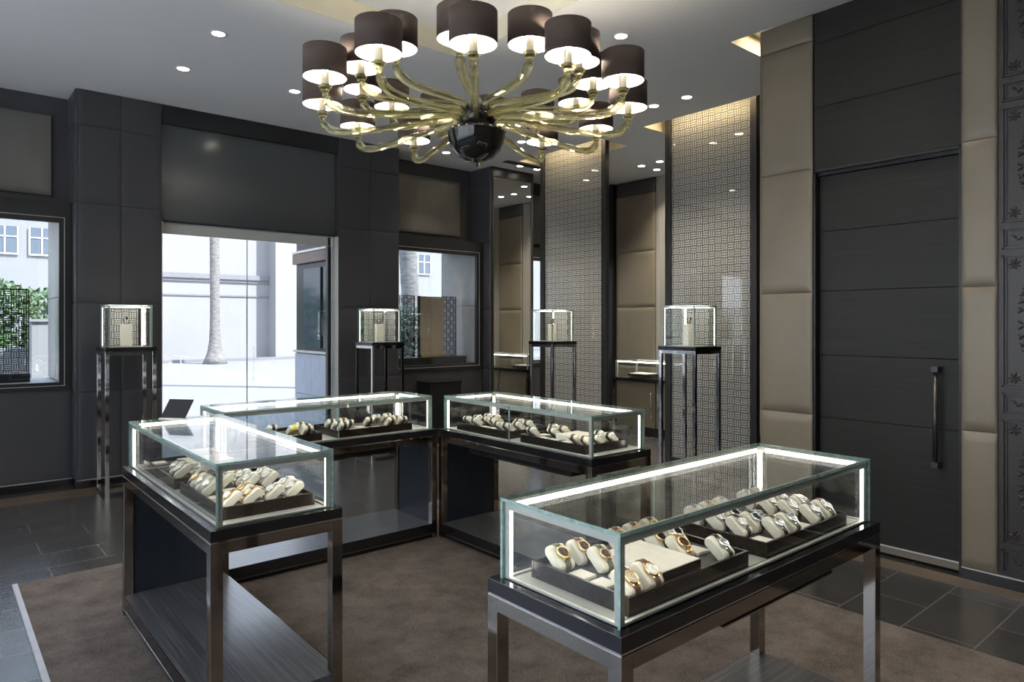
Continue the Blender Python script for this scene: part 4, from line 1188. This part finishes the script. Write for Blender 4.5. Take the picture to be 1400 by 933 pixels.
# ------------------------------------------------------------------ pedestals
def pedestal(cx, cy, label, back='y', item='ring'):
    PZ, PT = 1.335, 1.722
    e = empty('display_pedestal', (cx, cy, 0)); tag(e, label, 'pedestal', 'lit glass cube pedestals')
    B, t, g = 0.21, 0.032, 0.18
    mb = MB(); mb.box(-B, B, -B, B, PZ - 0.036, PZ); mb.build('table_top', 'black', e, bevel=0.0015)
    for sx in (-1, 1):
        for sy in (-1, 1):
            mb = MB(); x0 = -B + 0.004 if sx < 0 else B - t - 0.004; y0 = -B + 0.004 if sy < 0 else B - t - 0.004
            mb.box(x0, x0 + t, y0, y0 + t, 0, PZ - 0.036); mb.build('leg', 'chrome', e, bevel=0.001)
    for z0 in (0.0, PZ - 0.036 - t):
        mb = MB(); b = B - 0.004
        for s_ in (-1, 1):
            mb.box(-b + t, b - t, *sorted((s_ * b, s_ * (b - t * 0.8))), z0, z0 + t); mb.box(*sorted((s_ * b, s_ * (b - t * 0.8))), -b + t, b - t, z0, z0 + t)
        mb.build('rail_frame', 'chrome' if z0 > 0.5 else 'dbronze', e)
    th = 0.007
    def pane(x0, x1, y0, y1, z0, z1, thin, nm):
        m = MB(); vs = {'x': 'lr', 'y': 'fk', 'z': 'bt'}[thin]
        m.box(x0, x1, y0, y1, z0, z1, 0, skip=[c for c in 'btfklr' if c not in vs]); m.box(x0, x1, y0, y1, z0, z1, 1, skip=list(vs))
        m.build(nm, ['glass', 'gedge'], e)
    pane(-g, g, -g, g, PT - th, PT, 'z', 'top_pane')
    pane(-g, g, -g, -g + th, PZ, PT - th - .0004, 'y', 'side_pane'); pane(-g, g, g - th, g, PZ, PT - th - .0004, 'y', 'side_pane')
    pane(-g, -g + th, -g + th, g - th, PZ, PT - th - .0004, 'x', 'side_pane'); pane(g - th, g, -g + th, g - th, PZ, PT - th - .0004, 'x', 'side_pane')
    i = g - th - 0.001; w = 0.013
    for sx in (-1, 1):
        for sy in (-1, 1):
            m = MB(); m.box(*sorted((sx * i, sx * (i - w))), *sorted((sy * i, sy * (i - 0.003))), PZ, PT - th - .001); m.box(*sorted((sx * i, sx * (i - 0.003))), *sorted((sy * (i - .003), sy * (i - w))), PZ, PT - th - .001)
            po = m.build('corner_post', 'steel', e)
            m = MB(); m.box(*sorted((sx * (i - .003), sx * (i - .010))), *sorted((sy * (i - .003), sy * (i - .010))), PZ + .01, PT - th - .02); m.build('light_strip', 'led', po)
    for s_ in (-1, 1):
        zt = PT - th - .001
        m = MB(); m.box(-i + w, i - w, *sorted((s_ * i, s_ * (i - .003))), zt - w, zt); r_ = m.build('top_rail', 'steel', e)
        m = MB(); m.box(-i + w + .005, i - w - .005, *sorted((s_ * (i - .003), s_ * (i - .011))), zt - .011, zt - .002); m.build('light_strip', 'led', r_)
        m = MB(); m.box(*sorted((s_ * i, s_ * (i - .003))), -i + w, i - w, zt - w, zt); r_ = m.build('top_rail', 'steel', e)
        m = MB(); m.box(*sorted((s_ * (i - .003), s_ * (i - .011))), -i + w + .005, i - w - .005, zt - .011, zt - .002); m.build('light_strip', 'led', r_)
    m = MB(); m.box(-i + w, i - w, -i + w, i - w, PZ + .0005, PZ + .004); m.build('deck', 'deck', e)
    # fretwork backdrop
    if 'y' in back:
        m = MB(); m.box(-0.125, 0.125, 0.128, 0.134, PZ + 0.006, PT - 0.035); m.build('fret_backdrop', 'fret_box', e)
    if 'x' in back:
        m = MB(); m.box(0.132, 0.138, -0.12, 0.12, PZ + 0.006, PT - 0.035); m.build('fret_backdrop', 'fret_boxy', e)
    # stand and the piece on it (own things)
    return e
def stand(cx, cy, label, wl, kind='ring'):
    z = 1.335 + 0.0045
    mb = MB(); mb.box(-0.045, 0.045, -0.03, 0.03, 0, 0.205)
    o = mb.build('display_block', 'cush', loc=(cx, cy, z), bevel=0.002); tag(o, label, 'display block')
    e = empty('wristwatch', (cx, cy, z + 0.2055)); tag(e, wl, 'watch')
    m = MB()
    pts = [(0.024 * math.cos(a), 0.0, 0.033 + 0.033 * math.sin(a)) for a in [k * 2 * PI / 28 for k in range(29)]]
    vs = []; fs = []
    for k in range(28):
        a = k * 2 * PI / 28
        for r1, yy in ((0.0, -0.009), (0.003, -0.009), (0.003, 0.009), (0.0, 0.009)):
            vs.append(((0.021 + r1) * math.cos(a), yy, 0.0335 + (0.0295 + r1) * math.sin(a)))
    for k in range(28):
        k2 = (k + 1) % 28
        for j in range(4):
            fs.append((k * 4 + j, k2 * 4 + j, k2 * 4 + (j + 1) % 4, k * 4 + (j + 1) % 4))
    m.add(vs, fs, 0, True); m.build('strap', {'ring': 'sblack', 'brown': 'sbrown'}[kind], e)
    m = MB(); m.T = Matrix.Translation((0, 0, 0.045)) @ Matrix.Rotation(R(68), 4, 'X') 
    m.lathe([(0.017, 0.014), (0.019, 0.016), (0.019, 0.022), (0.016, 0.024), (0.015, 0.023)], 24); m.build('case', 'gold' if kind == 'brown' else 'silver', e)
    m = MB(); m.T = Matrix.Translation((0, 0, 0.045)) @ Matrix.Rotation(R(68), 4, 'X')
    m.lathe([(0.0001, 0.0228), (0.0155, 0.0228)], 24, smooth=False); m.build('dial', 'dblack', e)
PED = [(1.392, 7.16, 'chrome pedestal with lit glass cube left of the entrance door', 'y', 'cream block inside the glass cube left of the entrance', 'black watch on the cream block left of the entrance', 'ring'),
       (4.00, 7.10, 'chrome pedestal with lit glass cube right of the entrance door', 'yx', 'cream block inside the glass cube right of the entrance', 'black watch on the cream block right of the entrance', 'ring'),
       (5.85, 6.12, 'chrome pedestal with lit glass cube before the far lattice screen', 'x', 'cream block inside the glass cube at the far lattice screen', 'brown watch on the block before the far lattice screen', 'brown'),
       (5.53, 3.90, 'chrome pedestal with lit glass cube before the near lattice screen', 'x', 'cream block inside the glass cube at the near lattice screen', 'brown watch on the block before the near lattice screen', 'brown')]
for cx, cy, lb, bk, l2, l3, kd in PED:
    pedestal(cx, cy, lb, bk)
    stand(cx, cy + 0.01, l2, l3, kd)

# ------------------------------------------------------------------ far display counter in the next room
fc = empty('display_counter', (7.76, 5.85, 0), PI / 2)
tag(fc, 'leather fronted display counter with glass hood beyond the lattice screens', 'display counter')
mb = MB(); mb.box(-0.75, 0.75, -0.26, 0.26, 0.745, TZ); mb.build('table_top', 'black', fc, bevel=0.002)
for k in range(2):
    mb = MB(); mb.box(-0.70 + k * 0.71, -0.01 + k * 0.71, 0.20, 0.24, 0.12, 0.74); d = mb.build('cabinet_door', 'leather', fc, bevel=0.003)
    mb = MB(); mb.tube([(-0.06 + k * 0.12, 0.265, 0.25), (-0.06 + k * 0.12, 0.265, 0.60)], 0.008, 10); mb.build('handle', 'chrome', d)
mb = MB(); mb.box(-0.70, 0.70, -0.24, 0.199, 0.12, 0.744); mb.build('body', 'blackm', fc)
for sx in (-1, 1):
    for sy in (-1, 1):
        mb = MB(); mb.box(*sorted((sx * .75, sx * .705)), *sorted((sy * .26, sy * .215)), 0, 0.745); mb.build('leg', 'bronze', fc)
mb = MB(); mb.box(-0.70, 0.70, -0.24, 0.24, 0.0, 0.119); mb.build('plinth', 'black', fc)
gx, gy = 0.72, 0.235
for (a, b, c, d, z0, z1, sk) in [(-gx, gx, -gy, gy, GZ - .009, GZ, 'bt'), (-gx, gx, gy - .009, gy, TZ, GZ - .0095, 'fk'), (-gx, gx, -gy, -gy + .009, TZ, GZ - .0095, 'fk'), (-gx, -gx + .009, -gy + .009, gy - .009, TZ, GZ - .0095, 'lr'), (gx - .009, gx, -gy + .009, gy - .009, TZ, GZ - .0095, 'lr')]:
    m = MB(); m.box(a, b, c, d, z0, z1, 0, skip=[q for q in 'btfklr' if q not in sk]); m.box(a, b, c, d, z0, z1, 1, skip=list(sk)); m.build('glass_pane', ['glass', 'gedge'], fc)
for sx in (-1, 1):
    for sy in (-1, 1):
        m = MB(); m.box(*sorted((sx * (gx - .011), sx * (gx - .028))), *sorted((sy * (gy - .011), sy * (gy - .028))), TZ, GZ - .011); m.build('corner_post', 'steel', fc)
    m = MB(); m.box(-gx + .03, gx - .03, *sorted((sx * (gy - .011), sx * (gy - .024))), GZ - .026, GZ - .011); m.build('light_strip', 'led', fc)
cases['F'] = ((7.76, 5.85), PI / 2)
t_ = empty('display_tray', (7.76, 6.25, TZ + 0.0005), PI / 2); tag(t_, 'ebony tray with cream pad in the far leather fronted counter', 'tray', 'ebony display trays')
mb = MB(); mb.box(-0.17, 0.17, -0.14, 0.14, 0, 0.045); mb.build('tray_wall', 'tray', t_, bevel=0.002)
mb = MB(); mb.box(-0.15, 0.15, -0.12, 0.12, 0.0455, 0.055); mb.build('tray_pad', 'pad', t_)

# ------------------------------------------------------------------ chandelier
CH = (2.16, 2.83)
ce = empty('chandelier', (CH[0], CH[1], 0)); tag(ce, 'large amber glass chandelier with two tiers of brown drum shades', 'chandelier')
mb = MB(); mb.lathe([(0.001, 2.362), (0.006, 2.366), (0.010, 2.374), (0.006, 2.382), (0.012, 2.388), (0.05, 2.393), (0.09, 2.412), (0.122, 2.445), (0.142, 2.49), (0.150, 2.53), (0.156, 2.545), (0.150, 2.548), (0.05, 2.545), (0.001, 2.545)], 48)
mb.build('bowl', 'smokebowl', ce)
mb = MB(); mb.lathe([(0.060, 2.548), (0.095, 2.58), (0.102, 2.63), (0.090, 2.665), (0.055, 2.69), (0.028, 2.70), (0.020, 2.72), (0.001, 2.722)], 40); mb.build('core_vase', 'smokebowl', ce)
mb = MB(); mb.tube([(0, 0, 2.72), (0, 0, 3.90)], 0.008, 12); mb.build('stem', 'steel', ce)
mb = MB(); mb.lathe([(0.001, 3.88), (0.03, 3.885), (0.06, 3.905), (0.07, 3.93)], 32); mb.build('ceiling_canopy', 'steel', ce)

def spline(pts, n=8):
    out = []
    P = [Vector(p) for p in pts]
    P = [P[0] * 2 - P[1]] + P + [P[-1] * 2 - P[-2]]
    for i in range(1, len(P) - 2):
        for k in range(n):
            t = k / n
            a, b, c, d = P[i - 1], P[i], P[i + 1], P[i + 2]
            out.append(0.5 * ((2 * b) + (c - a) * t + (2 * a - 5 * b + 4 * c - d) * t * t + (3 * b - a - 3 * c + d) * t ** 3))
    out.append(P[-2])
    return out
def arm_meshes(tier):
    if tier == 0:
        path = [(.060, 0, 2.550), (.080, 0, 2.588), (.130, 0, 2.606), (.25, 0, 2.590), (.50, 0, 2.552), (.665, 0, 2.538), (.745, 0, 2.548), (.782, 0, 2.580), (.790, 0, 2.612)]
        r0, zc, zs = .790, 2.612, 2.674
    else:
        path = [(.045, 0, 2.560), (.062, 0, 2.635), (.110, 0, 2.668), (.20, 0, 2.665), (.37, 0, 2.652), (.49, 0, 2.650), (.560, 0, 2.665), (.592, 0, 2.695), (.600, 0, 2.715)]
        r0, zc, zs = .600, 2.715, 2.774
    sp = spline(path, 7)
    n = len(sp)
    rad = [0.0135 + 0.0100 * (i / (n - 1)) ** 1.6 if i < n * .85 else 0.0200 - 0.002 * (i - n * .85) for i in range(n)]
    rad = [max(.013, r) for r in rad]
    a = MB(); a.tube(sp, rad, 24, 0, 0.075, 6)
    arm = a.mesh('arm', 'aglass')
    c = MB(); c.lathe([(0.013, zc - .004), (0.020, zc + .003), (0.024, zc + .012), (0.031, zc + .020), (0.033, zc + .026), (0.026, zc + .027), (0.018, zc + .022), (0.013, zc + .024)], 24, c=(r0, 0, 0))
    cup = c.mesh('drip_cup', 'aglass')
    c = MB(); c.lathe([(0.0185, zc + .018), (0.0185, zc + .085), (0.015, zc + .088), (0.001, zc + .088)], 16, c=(r0, 0, 0))
    can = c.mesh('candle_sleeve', 'candle')
    c = MB(); c.lathe([(0.008, zc + .089), (0.016, zc + .100), (0.018, zc + .118), (0.012, zc + .136), (0.001, zc + .140)], 8, c=(r0, 0, 0))
    bul = c.mesh('bulb', 'bulb')
    c = MB(); H = 0.132
    c.lathe([(0.098, zs), (0.0985, zs), (0.0985, zs + H), (0.098, zs + H)], 44, 0, c=(r0, 0, 0))
    c.lathe([(0.0965, zs + .0004), (0.0965, zs + H - .0004)], 44, 1, c=(r0, 0, 0))
    c.lathe([(0.0965, zs), (0.0985, zs)], 44, 0, c=(r0, 0, 0)); c.lathe([(0.0965, zs + H), (0.0985, zs + H)], 44, 0, c=(r0, 0, 0))
    # wire spider
    for k in range(3):
        an = k * 2 * PI / 3 + .4
        c.tube([(r0, 0, zs + .075), (r0 + 0.0965 * math.cos(an), 0.0965 * math.sin(an), zs + .055)], 0.001, 5, 0)
    sh = c.mesh('lamp_shade', ['shade', 'shadein'])
    return arm, cup, can, bul, sh, r0, zc
rot0 = -R(40.314)      # camera-right direction in world
for tier, ph in ((0, 2.0), (1, -4.0)):
    arm, cup, can, bul, sh, r0, zc = arm_meshes(tier)
    for k in range(12):
        a = R(ph + 30 * k) + rot0
        o = bpy.data.objects.new('arm', arm); COL.objects.link(o); o.parent = ce; o.rotation_euler = (0, 0, a)
        for nm, me in (('drip_cup', cup), ('candle_sleeve', can), ('bulb', bul), ('lamp_shade', sh)):
            q = bpy.data.objects.new(nm, me); COL.objects.link(q); q.parent = o

# ------------------------------------------------------------------ outside
gd = MB(); gd.box(-30, 60, 8.62, 60, -0.12, 0.0); gd.box(-30, -2.82, -25, 8.62, -0.12, 0.0, 1)
struct(gd.build('ground', ['ext_ground', 'ext_bounce']), 'sunlit pale paving outside the shop')
fc_ = MB()
fc_.box(-12, 11.4, 30, 31, 0, 9.0); fc_.box(11.4, 34, 29.2, 31, 0, 9.0)
fc_.box(5.0, 11.4, 29.86, 30, 3.42, 3.62, 1); fc_.box(5.0, 11.4, 29.93, 30, 3.30, 3.42, 1); fc_.box(5.0, 11.4, 29.95, 30, 2.70, 2.76, 1)
fc_.box(-12, 34, 29.0, 29.2, 0, 0.12, 1)
fac = struct(fc_.build('street_wall', ['ext_wall', 'ext_trim']), 'bright stucco building across the street')
WF = 0.70
for x0 in (0.58, 1.67, 2.76, 16.5, 18.6, 20.7, 22.8):
    m = MB(); m.box(x0, x0 + WF, 29.15 if x0 > 11 else 29.95, 29.19 if x0 > 11 else 29.99, 4.05, 5.0, 0); w_ = m.build('facade_window', 'skypane', fac)
    m = MB(); yb = 29.12 if x0 > 11 else 29.92
    m.box(x0 - .05, x0 + WF + .05, yb, yb + .04, 4.0, 4.05); m.box(x0 + WF / 2 - .025, x0 + WF / 2 + .025, yb, yb + .04, 4.05, 5.0); m.box(x0, x0 + WF, yb, yb + .04, 4.62, 4.66); m.box(x0 - .05, x0, yb, yb + .04, 4.05, 5.0); m.box(x0 + WF, x0 + WF + .05, yb, yb + .04, 4.05, 5.0)
    m.build('window_trim', 'white', w_)
# low white garden wall and pier outside window 1
m = MB(); m.box(-6, 1.62, 13.2, 13.5, 0, 1.16); tag(m.build('garden_wall', 'ext_wall'), 'low white garden wall below the hedge outside the left window', 'garden wall', None, 'structure')
m = MB(); m.box(1.18, 1.75, 12.6, 13.1, 0, 1.58); m.box(1.14, 1.79, 12.56, 13.14, 1.58, 1.62); tag(m.build('gate_pier', 'ext_wall'), 'white pier beside the hedge outside the left window', 'pier', None, 'structure')
def leaves(name, x0, x1, y0, y1, z0, z1, n, mat, label, s=0.05):
    m = MB()
    for k in range(n):
        fx = random.random()
        zt = z1 - 0.22 * abs(math.sin(fx * 9 + 1)) - 0.12 * math.sin(fx * 31)
        x = x0 + (x1 - x0) * fx; y = y0 + (y1 - y0) * random.random() ** 1.3; z = z0 + (zt - z0) * random.random()
        ax = Vector((random.uniform(-1, 1), random.uniform(-1, 1), random.uniform(-1, 1))).normalized()
        b = ax.orthogonal().normalized() * s * random.uniform(.6, 1.2); a = ax * s * 1.3 * random.uniform(.7, 1.3)
        p = Vector((x, y, z))
        m.add([p - a, p + b * .6, p + a, p - b * .6], [(0, 1, 2, 3)])
    for k in range(14):
        x = x0 + (x1 - x0) * (k + .5) / 14
        m.tube([(x, (y0 + y1) / 2, 0), (x + .05, (y0 + y1) / 2, z1 - .4)], 0.03, 6)
    o = m.build(name, mat); tag(o, label, 'hedge')
    return o
leaves('hedge', -4, 2.3, 13.62, 14.5, 0.9, 2.38, 9000, 'leaf', 'leafy green hedge outside the left showcase window')
leaves('hedge', 6.6, 10.5, 11.6, 12.6, 0.1, 1.95, 7000, 'leaf2', 'dark bushy hedge outside the middle showcase window', 0.055)
def palm(x, y, h_, r1, r0, lean, label):
    e = empty('palm_tree', (x, y, 0)); tag(e, label, 'palm tree')
    m = MB(); pts = []; rad = []
    for k in range(60):
        t = k / 59
        pts.append((lean * t * t, 0.0, h_ * t)); rad.append((r1 + (r0 - r1) * math.exp(-t * h_ / 0.45)) * (1 + 0.035 * (k % 2)))
    m.tube(pts, rad, 18); m.build('trunk', 'bark', e)
    m = MB(); top = Vector((lean, 0, h_))
    for k in range(16):
        a = k * 2 * PI / 16; d = Vector((math.cos(a), math.sin(a), 0)); el = 0.9 if k % 2 else 0.3
        prev = None
        for j in range(9):
            t = j / 8
            c = top + d * (2.2 * t) + Vector((0, 0, el * t * 1.6 - 2.2 * t * t)); 
            if prev is not None:
                sd = d.cross(Vector((0, 0, 1))) * 0.35 * (1 - t * .6)
                m.add([prev + sd * .1, c + sd - Vector((0, 0, .25)), c], [(0, 1, 2)]); m.add([prev - sd * .1, c - sd - Vector((0, 0, .25)), c], [(0, 2, 1)])
            prev = c
    m.build('fronds', 'leaf', e)
palm(8.4, 27.6, 13.5, 0.17, 0.46, -0.15, 'slender palm trunk seen through the glass entrance door')
palm(8.52, 13.6, 11.5, 0.20, 0.28, -1.6, 'thick palm trunk seen through the middle showcase window')
# return wall of the entrance recess
rw = MB()
rw.box(3.97, 4.20, 7.81, 9.40, -0.1, 2.89, 0); rw.box(3.97, 4.20, 8.62, 9.40, 2.89, 4.05, 0)
rwall = struct(rw.build('wall_entrance', 'ext_dark'), 'dark shopfront return outside the entrance door')
for k in range(3):
    for j in range(2):
        m = MB(); m.box(3.945, 3.97, 7.82 + k * .526, 8.343 + k * .526, 0.02 + j * .56, 0.575 + j * .56); m.build('stone_slab', 'ext_tile', rwall, bevel=.002)
m = MB(); m.box(3.935, 3.97, 8.55, 9.08, 1.22, 2.30); m.build('shop_pane', 'ext_pane', rwall)
m = MB(); m.box(3.93, 3.97, 8.10, 8.45, 1.22, 2.30); m.build('shop_pane', 'ext_pane', rwall)
m = MB(); m.box(3.91, 3.97, 7.85, 9.40, 2.38, 2.52, 0); m.build('fascia', 'ext_brown', rwall)
m = MB(); m.box(3.90, 3.97, 7.85, 9.40, 2.525, 2.555); m.box(3.92, 3.97, 7.85, 9.40, 1.15, 1.18); m.build('fascia_line', 'edge_strip', rwall)

# ------------------------------------------------------------------ sun and sky
wd = bpy.data.worlds.new('sky'); S.world = wd; wd.use_nodes = True
nt = wd.node_tree
for n in list(nt.nodes): nt.nodes.remove(n)
ow = nt.nodes.new('ShaderNodeOutputWorld'); bg = nt.nodes.new('ShaderNodeBackground')
tcw = nt.nodes.new('ShaderNodeTexCoord'); spw = nt.nodes.new('ShaderNodeSeparateXYZ'); nt.links.new(tcw.outputs['Generated'], spw.inputs[0])
rmp = nt.nodes.new('ShaderNodeValToRGB'); nt.links.new(spw.outputs[2], rmp.inputs[0])
rmp.color_ramp.elements[0].position = 0.0; rmp.color_ramp.elements[0].color = (0.90, 0.92, 0.96, 1)
rmp.color_ramp.elements[1].position = 0.6; rmp.color_ramp.elements[1].color = (0.55, 0.67, 0.92, 1)
nt.links.new(rmp.outputs[0], bg.inputs[0]); bg.inputs[1].default_value = 3.3
nt.links.new(bg.outputs[0], ow.inputs[0])
su = bpy.data.lights.new('sun', 'SUN'); su.energy = 10.0; su.angle = R(0.6); su.color = (1.0, 0.96, 0.90)
so = bpy.data.objects.new('sun', su); COL.objects.link(so)
sd = Vector((-0.42, 0.62, -0.82))       # travel direction of the sunlight
so.rotation_euler = sd.to_track_quat('-Z', 'Y').to_euler()
